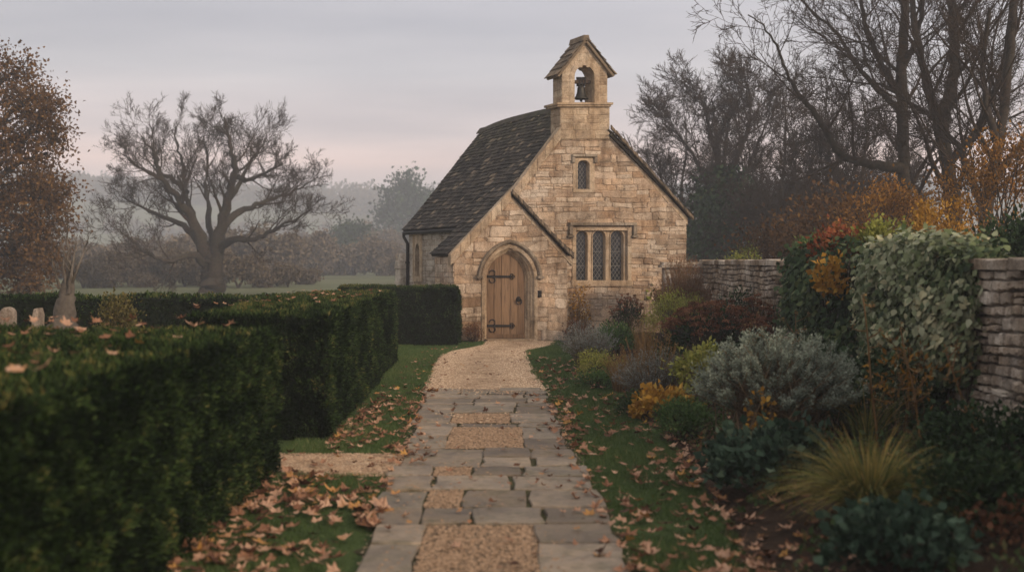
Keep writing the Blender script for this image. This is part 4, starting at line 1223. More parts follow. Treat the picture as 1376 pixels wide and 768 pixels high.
# moss and grass tufts in the joints of the flags
n = 9000
P = np.stack([rng.uniform(-1.1, .75, n), rng.uniform(4, 15.2, n), np.full(n, .012)], -1); P = P[(fbm(P, 2.5, 21, 2) > .12) & (P[:, 0] > pL(P[:, 1])) & (P[:, 0] < pR(P[:, 1]))]; n = len(P)
sd = norm(unit(n) * np.array([[1, 1, 0]])) * .004; V = np.zeros((n, 3, 3)); V[:, 0] = P - sd; V[:, 1] = P + sd; V[:, 2] = P + unit(n) * .012; V[:, 2, 2] = .012 + rng.uniform(.01, .024, n)
Vs.append(V.reshape(-1, 3)); Fs.append(np.arange(3 * n).reshape(n, 3) + b); Ts.append(np.repeat(rng.uniform(.2, .8, n), 3))
o = build('grass', np.concatenate(Vs), np.concatenate(Fs), M['lawn_blade'], None, np.concatenate(Ts)); o['kind'] = 'stuff'

# ------------------------------------------------------------------ clipped hedges
def hedge(label, corners, h, dens, ll, lw, group=None, top_dens=None, rough=.05, name='clipped_hedge', seed=1.0, round_=.06):
    """corners: four plan points counter-clockwise seen from above."""
    c = [Vector((x, y, 0)) for x, y in corners]
    ctr = sum(c, Vector()) / 4
    h_o = thing(name, label, 'hedge', (ctr.x, ctr.y, 0), group)
    faces = []
    for i in range(4):
        a, b_ = c[i], c[(i + 1) % 4]
        d = (b_ - a).normalized(); nrm = Vector((d.y, -d.x, 0))
        faces.append((a, b_ - a, Vector((0, 0, h)), nrm, dens))
    faces.append((c[0] + Vector((0, 0, h)), c[1] - c[0], c[3] - c[0], Vector((0, 0, 1)), top_dens or dens))
    def disp(P): return fbm(P, 1.3, seed, 3) * rough * 1.6 + fbm(P, 5.5, seed + 3, 2) * rough * .8
    bV, bF, nb = [], [], 0
    LV, LT = [], []
    LD = []
    cc = np.array([[p.x, p.y] for p in c])
    def round_off(P):
        # pull the arrises in so that the clipped edges are soft
        top = np.clip((P[:, 2] - (h - .16)) / .16, 0, 1)
        q = P.copy(); d = P[:, :2] - np.array([ctr.x, ctr.y]); l = np.linalg.norm(d, axis=1, keepdims=True) + 1e-6
        q[:, :2] -= d / l * (round_ * top[:, None] ** 2)
        return q
    for k, (o_, e1, e2, nr, dn) in enumerate(faces):
        e1n, e2n, nrn, on = np.array(e1), np.array(e2), np.array(nr), np.array(o_)
        L1, L2 = e1.length, e2.length
        n1, n2 = max(2, int(L1 / .12)), max(2, int(L2 / .12))
        s, t_ = np.meshgrid(np.linspace(0, 1, n1 + 1), np.linspace(0, 1, n2 + 1))
        if k == 4:
            far = (cc[2] - cc[1]) - (cc[3] - cc[0])
            B = on + s.reshape(-1, 1) * e1n + t_.reshape(-1, 1) * e2n + np.hstack([s.reshape(-1, 1) * t_.reshape(-1, 1) * far[None], np.zeros((s.size, 1))])
        else: B = on + s.reshape(-1, 1) * e1n + t_.reshape(-1, 1) * e2n
        B = round_off(B); B = B + nrn * (disp(B)[:, None] - .045)
        i = np.arange(n2)[:, None] * (n1 + 1) + np.arange(n1)[None, :]
        bF.append(np.stack([i, i + 1, i + n1 + 2, i + n1 + 1], -1).reshape(-1, 4) + nb); bV.append(B); nb += len(B)
        m = int(L1 * L2 * dn)
        s, t_ = rng.random((m, 1)), rng.random((m, 1))
        P = on + s * e1n + t_ * e2n
        if k == 4: P = P + np.hstack([s * t_ * far[None], np.zeros((m, 1))])
        P = round_off(P); dd = disp(P)
        tuft = fbm(P * np.array([[1, 1,   .8 if k < 4 else 1]]), 9, seed + 8, 2)
        P = P + nrn * (dd[:, None] + rng.uniform(-.05, .012, (m, 1)) + tuft[:, None] * .032)
        D = nrn * .8 + unit(m) * .8 + np.array([[0, 0, .45]])
        LV.append(P); LD.append(D)
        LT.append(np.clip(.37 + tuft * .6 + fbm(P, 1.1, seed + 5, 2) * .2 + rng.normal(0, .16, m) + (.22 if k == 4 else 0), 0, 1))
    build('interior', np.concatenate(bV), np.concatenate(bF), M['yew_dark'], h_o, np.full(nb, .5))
    P = np.concatenate(LV); D = np.concatenate(LD); n = len(P)
    V, Fq = leaf_quads(P, D, rng.uniform(.7, 1.3, n) * ll, rng.uniform(.7, 1.3, n) * lw, .15)
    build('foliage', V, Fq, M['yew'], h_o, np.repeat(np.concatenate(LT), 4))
    return h_o
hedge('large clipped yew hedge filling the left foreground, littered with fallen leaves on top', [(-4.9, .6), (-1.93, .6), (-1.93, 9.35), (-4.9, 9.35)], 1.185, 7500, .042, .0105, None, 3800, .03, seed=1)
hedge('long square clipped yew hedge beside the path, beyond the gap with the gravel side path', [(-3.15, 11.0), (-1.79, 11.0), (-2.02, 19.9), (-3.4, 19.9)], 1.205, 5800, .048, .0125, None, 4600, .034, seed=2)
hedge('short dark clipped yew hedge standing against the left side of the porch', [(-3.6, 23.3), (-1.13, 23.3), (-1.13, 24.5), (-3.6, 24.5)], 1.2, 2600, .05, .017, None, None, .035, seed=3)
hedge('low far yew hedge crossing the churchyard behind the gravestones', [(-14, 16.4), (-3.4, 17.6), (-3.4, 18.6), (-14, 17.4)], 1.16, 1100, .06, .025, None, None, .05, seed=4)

# ------------------------------------------------------------------ garden wall
gw = thing('garden_wall', 'old drystone garden wall with flat coping running along the right side of the border', 'wall', (WALLX, 12, 0))
def QW(a, w_, b): return (WALLX - w_, a, b)
w = MB()
slab_holes(w, [(-1, -.1), (24, -.1), (24, 1.67), (-1, 1.67)], [], QW, -.4, 0, .5)
slab_holes(w, [(-1, -.1), (24, -.1), (24, 1.67), (-1, 1.67)], [], lambda a, w_, b: (WALLX + .4 + w_, a, b), -.01, 0, .5)
w.build('core', M['joint'], gw)
w = MB(); masonry(w, QW, 6.5, 24, 0, 1.67, (), None, ch=(.055, .125), sw=(.13, .36), proud=(.015, .065), jit=.013, gap=.008)
masonry(w, QW, -1, 6.5, 0, 1.67, (), None, ch=(.09, .16), sw=(.2, .5), proud=(.01, .035), jit=.01)
w.build('stonework', M['drystone'], gw)
w = MB(); y = -1.0
while y < 24.1:
    y2 = min(y + rnd.uniform(.35, .7), 24.15); th = rnd.uniform(.075, .10); e = rnd.uniform(.05, .1)
    w.prism([(y + .006, 1.672), (y2 - .006, 1.672), (y2 - .006, 1.672 + th + rnd.uniform(-.012, .012)), ((y + y2) / 2, 1.675 + th + rnd.uniform(-.008, .008)), (y + .006, 1.672 + th + rnd.uniform(-.012, .012))], QW, -.47, e, rnd.random(), .015)
    y = y2
w.build('coping', M['drystone'], gw)
def QPi(a, w_, b): return (a, 23.9 - w_, b)
w = MB()
slab_holes(w, [(3.2, 0), (WALLX, 0), (WALLX, 1.6), (3.2, 1.6)], [], QPi, -.4, 0, .5)
masonry(w, QPi, 3.2, WALLX, 0, 1.6, (), None, ch=(.07, .14), sw=(.14, .36), proud=(.01, .03))
w.prism([(3.12, 1.602), (WALLX, 1.602), (WALLX, 1.66), (3.12, 1.66)], QPi, -.45, .1, .3, .015)
w.prism([(3.16, 1.662), (WALLX, 1.662), (WALLX, 1.72), (3.16, 1.72)], QPi, -.42, .06, .5, .015)
w.build('pier', M['drystone'], gw)

# ------------------------------------------------------------------ trees
def batch_tubes(polys, sides):
    groups = {}
    for p, r in polys: groups.setdefault(len(p), []).append((p, r))
    Vs, Fs, b = [], [], 0
    for n, L in groups.items():
        P = np.array([[tuple(q) for q in p] for p, _ in L]); R = np.array([r for _, r in L])
        T = np.gradient(P, axis=1); T /= np.linalg.norm(T, axis=2, keepdims=True) + 1e-9
        ref = np.where(np.abs(T[:, :1, 2:3]) < .9, np.array([0, 0, 1.0]), np.array([1.0, 0, 0]))
        A = np.cross(T, np.broadcast_to(ref, T.shape)); A /= np.linalg.norm(A, axis=2, keepdims=True) + 1e-9
        B = np.cross(T, A)
        a = np.arange(sides) * 2 * PI / sides
        V = P[:, :, None, :] + R[:, :, None, None] * (np.cos(a)[:, None] * A[:, :, None, :] + np.sin(a)[:, None] * B[:, :, None, :])
        m = len(L)
        i = (np.arange(m)[:, None, None] * n + np.arange(n - 1)[None, :, None]) * sides
        j = np.arange(sides)[None, None, :]; j2 = (j + 1) % sides
        Fs.append(np.stack([i + j, i + j2, i + sides + j2, i + sides + j], -1).reshape(-1, 4) + b)
        Vs.append(V.reshape(-1, 3)); b += m * n * sides
    return np.concatenate(Vs), np.concatenate(Fs)

def rv():
    while True:
        v = Vector((rnd.uniform(-1, 1), rnd.uniform(-1, 1), rnd.uniform(-1, 1)))
        if .05 < v.length_squared < 1: return v.normalized()

def smooth_guide(pts, k=4):
    P = [Vector(p) for p in pts]; P = [P[0] * 2 - P[1]] + P + [P[-1] * 2 - P[-2]]
    out = []
    for i in range(1, len(P) - 2):
        for j in range(k):
            t_ = j / k; a, b, c, d = P[i - 1], P[i], P[i + 1], P[i + 2]
            out.append(.5 * ((2 * b) + (c - a) * t_ + (2 * a - 5 * b + 4 * c - d) * t_ ** 2 + (3 * b - a - 3 * c + d) * t_ ** 3))
    out.append(P[-2]); return out

class Tree:
    def __init__(s, kids=(5, 5, 4), ratio=.55, ang=(30, 65), wig=.22, trop=.06, minr=.012, first=.25, gnarl=.03):
        s.gnarl = gnarl
        s.kids, s.ratio, s.ang, s.wig, s.trop, s.minr, s.first = kids, ratio, ang, wig, trop, minr, first
        s.big, s.mid, s.fine, s.tips = [], [], [], []
    def put(s, pts, rads, lvl):
        (s.big if lvl == 0 else s.mid if lvl == 1 else s.fine).append((pts, rads))
    def children(s, pts, rads, L, lvl):
        if lvl > len(s.kids): return
        n = s.kids[lvl - 1]
        if lvl > 1: n = max(1, int(round(n * rnd.uniform(.7, 1.3))))
        m = len(pts) - 1
        for i in range(n):
            f = s.first + (1 - s.first) * ((i + rnd.random()) / n)
            x = f * m; k = min(m - 1, int(x)); p = pts[k].lerp(pts[k + 1], x - k)
            r = rads[k] + (rads[k + 1] - rads[k]) * (x - k)
            d = (pts[k + 1] - pts[k]).normalized()
            ax = d.cross(rv()).normalized(); a = math.radians(rnd.uniform(*s.ang))
            nd = (d * math.cos(a) + ax * math.sin(a)).normalized()
            s.branch(p, nd, L * s.ratio * rnd.uniform(.65, 1.2) * (1.15 - .45 * f), max(s.minr, r * .42), lvl)
    def branch(s, p, d, L, r, lvl):
        n = 5 if lvl == 1 else 4 if lvl == 2 else 3
        pts, rads = [p.copy()], [r]
        q = p.copy()
        for i in range(n):
            d = (d + rv() * s.wig + Vector((0, 0, s.trop))).normalized(); q = q + d * (L / n)
            pts.append(q.copy()); rads.append(max(s.minr * .5, r * (1 - .7 * (i + 1) / n)))
        s.put(pts, rads, lvl)
        if lvl >= len(s.kids): s.tips.append((q, d)); s.tips.append((pts[-2], d))
        s.children(pts, rads, L, lvl + 1)
    def limb(s, pts, r0, r1, spawn=True, L=None):
        P = smooth_guide(pts); n = len(P)
        R = [(r0 + (r1 - r0) * (i / (n - 1)) ** .62) * rnd.uniform(.93, 1.07) for i in range(n)]
        P = [p + rv() * (.05 * r0 + s.gnarl) if 0 < i < n - 1 else p for i, p in enumerate(P)]
        s.put(P, R, 0)
        if spawn: s.children(P, R, L or sum((P[i + 1] - P[i]).length for i in range(n - 1)) * .75, 1)
    def finish(s, root, bark, twig, sides0=8):
        V, Fq = batch_tubes(s.big, sides0 + 4)
        sc_ = max(r_[0] for _, r_ in s.big)
        V = V + fbm(V, 1.6 / sc_, 4, 3)[:, None] * unit(1) * .0 + np.stack([fbm(V, 1.5 / sc_, 4 + k, 3) for k in range(3)], -1) * sc_ * .10 * np.clip(1.5 - V[:, 2:3] / (V[:, 2].max() + .1), .15, 1)
        tr = build('trunk', V, Fq, bark, root, None, True)
        if s.mid or s.fine:
            a = []
            if s.mid: a.append(batch_tubes(s.mid, 5))
            if s.fine: a.append(batch_tubes(s.fine, 3))
            V = np.concatenate([x[0] for x in a]); b = 0; Fs = []
            for v_, f_ in a: Fs.append(f_ + b); b += len(v_)
            build('crown', V, np.concatenate(Fs), twig, root)
    def leaves(s, root, mat, per, spread, L, W, name='foliage', flt=None):
        T = np.array([tuple(t_[0]) for t_ in s.tips])
        if flt is not None: T = T[flt(T)]
        P = np.repeat(T, per, 0); n = len(P); P = P + rng.normal(0, spread, (n, 3))
        ct = np.repeat(rng.uniform(.1, .9, len(T)), per)
        V, Fq = leaf_quads(P, unit(n) + np.array([[0, 0, -.3]]), rng.uniform(.7, 1.3, n) * L, rng.uniform(.7, 1.3, n) * W)
        build(name, V, Fq, mat, root, np.repeat(np.clip(ct * .5 + .25 + rng.normal(0, .15, n), 0, 1), 4))

def guide(pxs, Y, dz=None):
    return [at(x, y, Y + (dz[i] if dz else 0)) for i, (x, y) in enumerate(pxs)]

# great bare tree beyond the hedge
Y = 62
root = thing('bare_tree', 'great old bare oak with a thick trunk and wide twisted limbs in the misty field', 'tree', (at(285, 392, Y).x, Y, 0))
T = Tree(kids=(11, 8, 6, 4), ratio=.58, ang=(20, 58), wig=.22, trop=.09, minr=.0105, first=.3, gnarl=.07)
def oakg(p, Y, dz=None): return guide([(x, y if y > 300 else 300 + (y - 300) * .84) for x, y in p], Y, dz)
T.limb(oakg([(287, 408), (286, 392), (285, 380), (284, 362), (283, 345), (282, 330)], Y), 1.0, .35, False)
T.limb(oakg([(284, 385), (278, 350), (268, 318), (256, 290), (240, 262), (222, 236), (212, 210), (206, 185), (190, 160)], Y, [0, 0, -.3, -.5, -1, -1.5, -1.5, -2, -2]), .50, .04, L=4.5)
T.limb(oakg([(278, 350), (266, 310), (256, 275), (249, 245), (246, 210), (238, 175), (236, 145)], Y, [0, .5, .7, 1, 1.5, 2, 2.5]), .27, .035, L=4.1)
T.limb(oakg([(288, 385), (290, 350), (295, 315), (301, 282), (310, 250), (315, 215), (311, 180), (305, 150), (300, 130)], Y, [0, -.2, -.4, -.7, -1, -1.2, -1.5, -1, -1]), .55, .04, L=4.5)
T.limb(oakg([(301, 282), (316, 248), (330, 216), (343, 192), (352, 165)], Y, [0, 1, 2, 2.5, 3]), .2, .035, L=4.1)
T.limb(oakg([(290, 345), (310, 322), (335, 324), (362, 312), (392, 296), (418, 278)], Y, [0, -1, -2, -2.5, -3, -3]), .27, .035, L=4.1)
T.limb(oakg([(302, 300), (330, 278), (360, 264), (390, 252), (410, 238)], Y, [0, 1, 2, 3, 3]), .26, .04, L=3.9)
T.limb(oakg([(280, 355), (258, 342), (232, 350), (208, 344), (185, 330), (160, 308)], Y, [0, -1, -2, -2.5, -3, -3]), .24, .035, L=4.1)
T.limb(oakg([(272, 330), (246, 302), (215, 290), (190, 275), (165, 258)], Y, [0, 1, 2, 3, 3]), .26, .04, L=3.9)
T.limb(oakg([(284, 345), (282, 290), (276, 245), (280, 205), (274, 170)], Y, [0, 1, 2, 2, 2]), .24, .03, L=4.1)
T.limb(oakg([(250, 250), (230, 228), (205, 222), (182, 205), (165, 190)], Y, [0, 1, 1.5, 2, 2]), .18, .04, L=3.4)
T.limb(oakg([(315, 225), (335, 232), (360, 218), (380, 205)], Y, [0, -1, -1.5, -2]), .18, .04, L=3.4)
T.finish(root, M['bark'], M['twig'])

# brown-leaved oak at the left edge
Y = 40
root = thing('oak_tree', 'oak still holding brown autumn leaves at the left edge of the churchyard', 'tree', (at(-60, 392, Y).x, Y, 0))
T = Tree(kids=(7, 6, 5), ratio=.52, ang=(25, 65), wig=.3, trop=.02, minr=.016)
T.limb(guide([(-60, 415), (-62, 340), (-60, 280), (-55, 220), (-45, 150), (-40, 95)], Y), .5, .12, L=4)
for pts in ([(-60, 330), (-20, 300), (25, 290), (60, 300)], [(-60, 300), (-15, 250), (25, 220), (62, 205)], [(-58, 260), (-20, 190), (15, 150), (45, 130)], [(-55, 220), (-25, 150), (0, 110), (20, 95)],
            [(-60, 350), (-15, 340), (30, 345), (62, 360)], [(-60, 290), (-10, 270), (40, 250), (68, 255)], [(-60, 345), (-40, 330), (0, 320), (40, 325)], [(-58, 240), (-20, 210), (20, 185), (55, 175)], [(-58, 310), (-20, 285), (20, 270), (60, 265)], [(-60, 360), (-20, 365), (20, 370), (55, 382)], [(-60, 280), (-100, 230), (-140, 190), (-160, 150)]):
    T.limb(guide(pts, Y, [0, rnd.uniform(-1, 1), rnd.uniform(-1.5, 1.5), rnd.uniform(-2, 2)]), .2, .05, L=2.6)
T.finish(root, M['bark'], M['twig'])
T.leaves(root, M['oakleaf'], 5, .28, .13, .085)

# tall bare trees on the right, beyond the wall
Y = 36
def right_tree(label, limbs, base, Y, kids=(8, 6, 5, 4), L=5.2, name='bare_tree', cat='tree', minr=.010, trop=.05):
    root = thing(name, label, cat, (at(base, 392, Y).x, Y, 0))
    T = Tree(kids=kids, ratio=.58, ang=(20, 55), wig=.19, trop=trop, minr=minr, first=.12)
    for pts, r0, r1, dz in limbs: T.limb(guide(pts, Y, [dz * i / (len(pts) - 1) for i in range(len(pts))]), r0, r1, L=L)
    T.finish(root, M['bark'], M['twig'])
    return root, T
right_tree('tall bare tree with a straight dark trunk and one long limb sweeping up left', [
    ([(1222, 420), (1219, 340), (1216, 250), (1214, 190), (1212, 120), (1214, 60), (1216, 0), (1220, -80)], .29, .12, 0),
    ([(1214, 225), (1180, 222), (1148, 216), (1128, 205), (1112, 180), (1096, 152), (1076, 130), (1060, 104), (1046, 70), (1030, 40), (1005, 20)], .20, .018, -2),
    ([(1212, 130), (1190, 95), (1172, 60), (1160, 20), (1150, -30)], .15, .05, 1.5),
    ([(1210, 150), (1180, 120), (1150, 85), (1125, 45), (1095, 20), (1070, -5)], .12, .035, 3),
    ([(1214, 90), (1230, 55), (1240, 10), (1250, -60)], .12, .05, -1)], 1222, 36)
right_tree('tall bare tree with a forked grey trunk, right of the straight dark one', [
    ([(1290, 420), (1284, 330), (1278, 260), (1270, 200), (1266, 160), (1280, 110), (1284, 60), (1280, 0), (1276, -80)], .30, .12, 0),
    ([(1268, 180), (1250, 130), (1238, 80), (1228, 20), (1222, -50)], .18, .07, 1),
    ([(1274, 220), (1310, 180), (1335, 130), (1352, 60), (1362, -20)], .15, .06, -1.5),
    ([(1266, 165), (1225, 140), (1195, 118), (1170, 112)], .10, .035, 2)], 1290, 33)
right_tree('dark bare tree at the right edge leaning outwards', [
    ([(1318, 420), (1322, 320), (1330, 240), (1345, 170), (1352, 100), (1362, 30), (1366, -60)], .22, .09, 0),
    ([(1328, 260), (1350, 220), (1376, 190), (1420, 150)], .14, .045, 1),
    ([(1340, 190), (1325, 140), (1322, 80), (1330, 10)], .12, .045, -1),
    ([(1325, 280), (1300, 230), (1290, 200), (1262, 170)], .14, .05, 1)], 1318, 30)
root, T = right_tree('bare round-headed tree standing in mist just right of the chapel roof', [
    ([(980, 400), (977, 340), (975, 280), (974, 230), (976, 180), (982, 130)], .36, .03, 0),
    ([(976, 300), (955, 255), (935, 215), (910, 180), (890, 165)], .2, .02, -1), ([(976, 290), (1000, 240), (1020, 190), (1035, 150)], .2, .02, 1),
    ([(975, 250), (960, 200), (948, 150), (940, 125)], .2, .05, 1), ([(976, 330), (930, 300), (900, 262), (878, 235)], .2, .05, 1), ([(976, 240), (1000, 190), (1008, 150), (1005, 115)], .18, .05, -1)],
    980, 56, kids=(12, 8, 6, 4), L=4.8, minr=.015)
n = 7000
P = np.stack([rng.normal(0, .8, n), rng.normal(0, .8, n), rng.uniform(0, 1, n)], -1)
P[:, :2] *= (1.5 - .9 * P[:, 2:3]) ; b_ = at(968, 400, 56); top = at(960, 225, 56).z
P = np.array([b_.x, 56, 0]) + P * np.array([1, 1, top])
V, Fq = leaf_quads(P, unit(n), .28, .2); build('ivy', V, Fq, M['darkleaf'], root, np.repeat(np.clip(rng.normal(.5, .2, n), 0, 1), 4))
for bx_, Yt, lab in ((1052, 50, 'thin brown bare tree in the mist between the round-headed tree and the sweeping limb'), (1110, 46, 'twiggy brown bare tree below the long sweeping limb'), (918, 66, 'faint bare tree partly hidden by the right roof slope'), (1160, 44, 'twiggy bare tree behind the orange beech')):
    h = rnd.uniform(-12, 12)
    root, T = right_tree(lab, [([(bx_, 405), (bx_ + 2, 330), (bx_ - 2, 260), (bx_ + 4, 190 + h), (bx_, 130 + h)], .22, .015, 0),
        ([(bx_, 320), (bx_ - 25, 280), (bx_ - 40, 235), (bx_ - 48, 190)], .12, .015, 1), ([(bx_, 310), (bx_ + 25, 270), (bx_ + 38, 220), (bx_ + 46, 175)], .12, .015, -1),
        ([(bx_, 350), (bx_ - 30, 330), (bx_ - 50, 300)], .09, .012, -1), ([(bx_, 350), (bx_ + 30, 325), (bx_ + 52, 290)], .09, .012, 1)], bx_, Yt, kids=(12, 7, 5, 3), L=4.2, minr=.0125)

for bx_, Yt, tp_, lab in ((905, 72, 285, 'low misty brown tree just beyond the right eave of the chapel'), (1010, 62, 235, 'brown twiggy tree filling the gap right of the round-headed tree'), (1060, 58, 255, 'dull brown bushy tree in the mist above the far end of the wall'), (1105, 52, 240, 'brown bushy tree behind the low sweeping limb'), (1165, 50, 225, 'brown bushy tree between the sweeping limb and the straight trunk')):
    h = at(bx_, tp_, Yt).z; x = at(bx_, 390, Yt).x
    root = thing('bushy_tree', lab, 'tree', (x, Yt, 0), 'brown trees in the mist beyond the wall')
    T = Tree(kids=(10, 7, 5, 4), ratio=.58, ang=(20, 60), wig=.22, trop=.07, minr=.013)
    for k in range(6):
        a = rnd.uniform(0, 2 * PI); q = Vector((x + math.cos(a) * h * .32, Yt + math.sin(a) * h * .32, h * rnd.uniform(.65, .95)))
        T.limb([Vector((x, Yt, 0)), Vector((x, Yt, 0)).lerp(q, .45) + Vector((0, 0, h * .1)), q], .11, .012, L=h * .6)
    T.finish(root, M['bark'], M['twig'], 5)

# leafy trees and shrubs beyond the wall
def clump_leaves(c, R, ncl, n, spread, L, W, up=.3, low=-.1, shell=.75, nrm=None, tbias=0):
    """Leaves in clumps spread over a dome. Returns base points, directions, tints, clump centres."""
    u = unit(ncl * 3); u = u[u[:, 2] > low][:ncl]; ncl = len(u)
    r = shell + (1 - shell) * rng.random((ncl, 1)) * 1.25
    C_ = np.array(c) + u * np.array(R) * r
    k = rng.integers(0, ncl, n)
    P = C_[k] + rng.normal(0, 1, (n, 3)) * spread
    D = norm(u[k] * .6 + unit(n) * .8 + np.array([[0, 0, up]]))
    T_ = np.clip(rng.uniform(.1, .75, ncl)[k] * .6 + .2 + rng.normal(0, .15, n) + tbias, 0, 1)
    return P, D, T_, C_
def stems_to(base, C_, r0, r1, rb=.08, bend=.15):
    m = len(C_); B = np.array(base) + np.stack([rng.normal(0, rb, m), rng.normal(0, rb, m), np.zeros(m)], -1)
    Mid = (B + C_) / 2 + rng.normal(0, bend, (m, 3)) * np.array([[1, 1, .3]]); Mid[:, :2] = Mid[:, :2] * .6 + B[:, :2] * .4
    V1, F1 = sticks(B, Mid, r0, (r0 + r1) / 2, 4); V2, F2 = sticks(Mid, C_, (r0 + r1) / 2, r1, 4)
    return np.concatenate([V1, V2]), np.concatenate([F1, F2 + len(V1)])
def shrub(name, label, cat, base, R, h, ncl, n, spread, L, W, mat, stem, up=.3, group=None, low=-.1, r0=.008, r1=.003, shell=.75, tbias=0, stems=True, floor=.05):
    base = (base[0], base[1], base[2] if len(base) > 2 else 0)
    root = thing(name, label, cat, base, group)
    c = (base[0], base[1], base[2] + h * .42)
    P, D, T_, C_ = clump_leaves(c, (R[0], R[1], h * .58), ncl, n, spread, L, W, up, low, shell, tbias=tbias)
    P[:, 2] = np.maximum(P[:, 2], base[2] + floor * rng.random(n))
    if stems:
        V, Fq = stems_to(base, C_, r0, r1, R[0] * .2); build('stem', V, Fq, stem, root)
    V, Fq = leaf_quads(P, D, rng.uniform(.6, 1.3, n) * L, rng.uniform(.6, 1.3, n) * W)
    build('foliage', V, Fq, mat, root, np.repeat(T_, 4))
    return root
def spot(px, py): 
    g = gnd(px, py); return (g.x, g.y, float(bed_z(np.array([g.x]), np.array([g.y]))[0]) if g.x < WALLX else 0.0)

shrub('beech_tree', 'orange-leaved young beech behind the garden wall, under the tall bare trees', 'tree', (at(1190, 330, 27).x, 27, 0), (1.35, 1.3), 3.5, 60, 9000, .20, .085, .055, M['orangeleaf'], M['bark'], r0=.03, r1=.008, group='autumn trees beyond the wall', low=-.6, tbias=0)
shrub('beech_tree', 'tall orange-brown beech behind the wall at the right edge of the picture', 'tree', (at(1345, 330, 24).x, 24, 0), (1.8, 1.5), 4.4, 80, 11000, .20, .085, .055, M['orangeleaf'], M['bark'], r0=.03, r1=.008, group='autumn trees beyond the wall', low=-.6, tbias=-.12)
shrub('golden_shrub', 'bright golden-orange shrub rising just above the wall coping', 'shrub', (at(1258, 330, 16.5).x, 16.5, 0), (.66, .55), 2.68, 60, 5200, .085, .055, .035, M['yellowleaf'], M['stem_brown'], low=-.5, up=.6, tbias=-.05)
shrub('evergreen_shrub', 'dark evergreen bush behind the wall at the right edge, below the orange beech', 'shrub', (at(1362, 330, 14).x, 14, 0), (.65, .6), 2.25, 50, 5000, .10, .09, .04, M['darkleaf'], M['stem_dark'], low=-.5)
shrub('brown_thicket', 'brown leafy thicket behind the wall right of the chapel', 'shrub', (at(1085, 330, 32).x, 32, 0), (2.4, 1.4), 2.7, 80, 6000, .3, .13, .09, M['oakleaf'], M['bark'], r0=.02, low=-.4, tbias=-.2)
shrub('evergreen_tree', 'dark ivy-green tree behind the right slope of the chapel roof', 'tree', (at(950, 330, 50).x, 50, 0), (1.15, 1.2), 4.2, 60, 2600, .45, .2, .15, M['darkleaf'], M['bark'], r0=.05, r1=.02, low=-.7, tbias=.1)
shrub('brown_thicket', 'russet thicket at the foot of the straight dark trunk', 'shrub', (at(1140, 330, 30).x, 30, 0), (1.8, 1.4), 3.4, 80, 5200, .3, .13, .09, M['oakleaf'], M['bark'], r0=.02, low=-.5)

# misty trees and scrub in the field to the left
shrub('dark_bush', 'round dark bush alone in the misty field left of the chapel', 'bush', (at(472, 386, 170).x, 170, 0), (2.9, 2.6), 6.9, 110, 6500, .65, .46, .36, M['darkleaf'], M['bark'], r0=.05, r1=.02, low=-.8)
shrub('conifer_tree', 'tall grey-green conifer fading into mist beside the chapel', 'tree', (at(548, 386, 230).x, 230, 0), (5.4, 5), 18.5, 130, 8000, 1.1, .8, .6, M['darkleaf'], M['bark'], r0=.1, r1=.03, low=-.8)
def scrub(label, px, Y, wpx, top, group='misty scrub in the field'):
    x = at(px, 390, Y).x; h = at(px, top, Y).z; R = wpx / F * Y / 2
    root = thing('scrub_tree', label, 'bush', (x, Y, 0), group)
    T = Tree(kids=(7, 5, 4), ratio=.6, ang=(20, 60), wig=.25, trop=.08, minr=.04)
    for k in range(6):
        a = rnd.uniform(0, 2 * PI); q = Vector((x + math.cos(a) * R * .6, Y + math.sin(a) * R * .6, h * rnd.uniform(.6, .85)))
        T.limb([Vector((x, Y, 0)), Vector((x, Y, 0)).lerp(q, .5) + Vector((0, 0, h * .12)), q], .16, .05, L=h * .5)
    T.finish(root, M['twig'], M['twig'], 5)
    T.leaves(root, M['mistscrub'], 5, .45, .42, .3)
    return root
protos = [scrub('bare misty bush at the left, nearest to the pale grey trunk', 128, 120, 60, 345), scrub('misty scrub tree directly behind the great bare oak', 330, 140, 70, 330), scrub('pale brown bush between the great oak and the round dark bush', 425, 170, 70, 322)]
def copy_thing(o, label, loc, sc, rz):
    c = o.copy(); COL.objects.link(c); c.location = loc; c.scale = (sc, sc, sc * rnd.uniform(.85, 1.1)); c.rotation_euler = (0, 0, rz); c['label'] = label
    for ch in o.children:
        d = ch.copy(); COL.objects.link(d); d.parent = c
    return c
for i, (px, Y, sc, lab) in enumerate([(205, 150, 1.1, 'misty bush seen under the low left limb of the great oak'), (375, 165, 1.2, 'misty bush under the low right limb of the great oak'), (505, 190, 1.3, 'pale bush fading into mist between the round dark bush and the conifer'),
        (160, 220, 1.5, 'faint far bush in the pale green field at the left'), (250, 210, 1.5, 'faint far bush left of the great oak trunk'), (400, 230, 1.6, 'faint far bush on the field below the hill, right of the great oak'),
        (455, 240, 1.7, 'faint far bush behind the round dark bush'), (85, 150, 1.1, 'misty bush beyond the brown-leaved oak'), (580, 200, 1.4, 'misty bush just left of the chapel wall'), (30, 190, 1.4, 'misty bush half hidden behind the brown-leaved oak')]):
    copy_thing(protos[i % 3], lab, (at(px, 390, Y).x, Y, 0), sc, rnd.uniform(0, 6))

for i in range(34):
    px = 95 + (24 * i) % 470 + rnd.uniform(-9, 9); Y = rnd.uniform(100, 140) if i < 20 else rnd.uniform(72, 84)
    copy_thing(protos[i % 3], 'low misty scrub bush in the long hedgerow behind the great oak', (at(px, 390, Y).x, Y, 0), (rnd.uniform(.6, 1.0) if i < 20 else rnd.uniform(.3, .5)), rnd.uniform(0, 6))['group'] = 'hedgerow bushes behind the great oak'

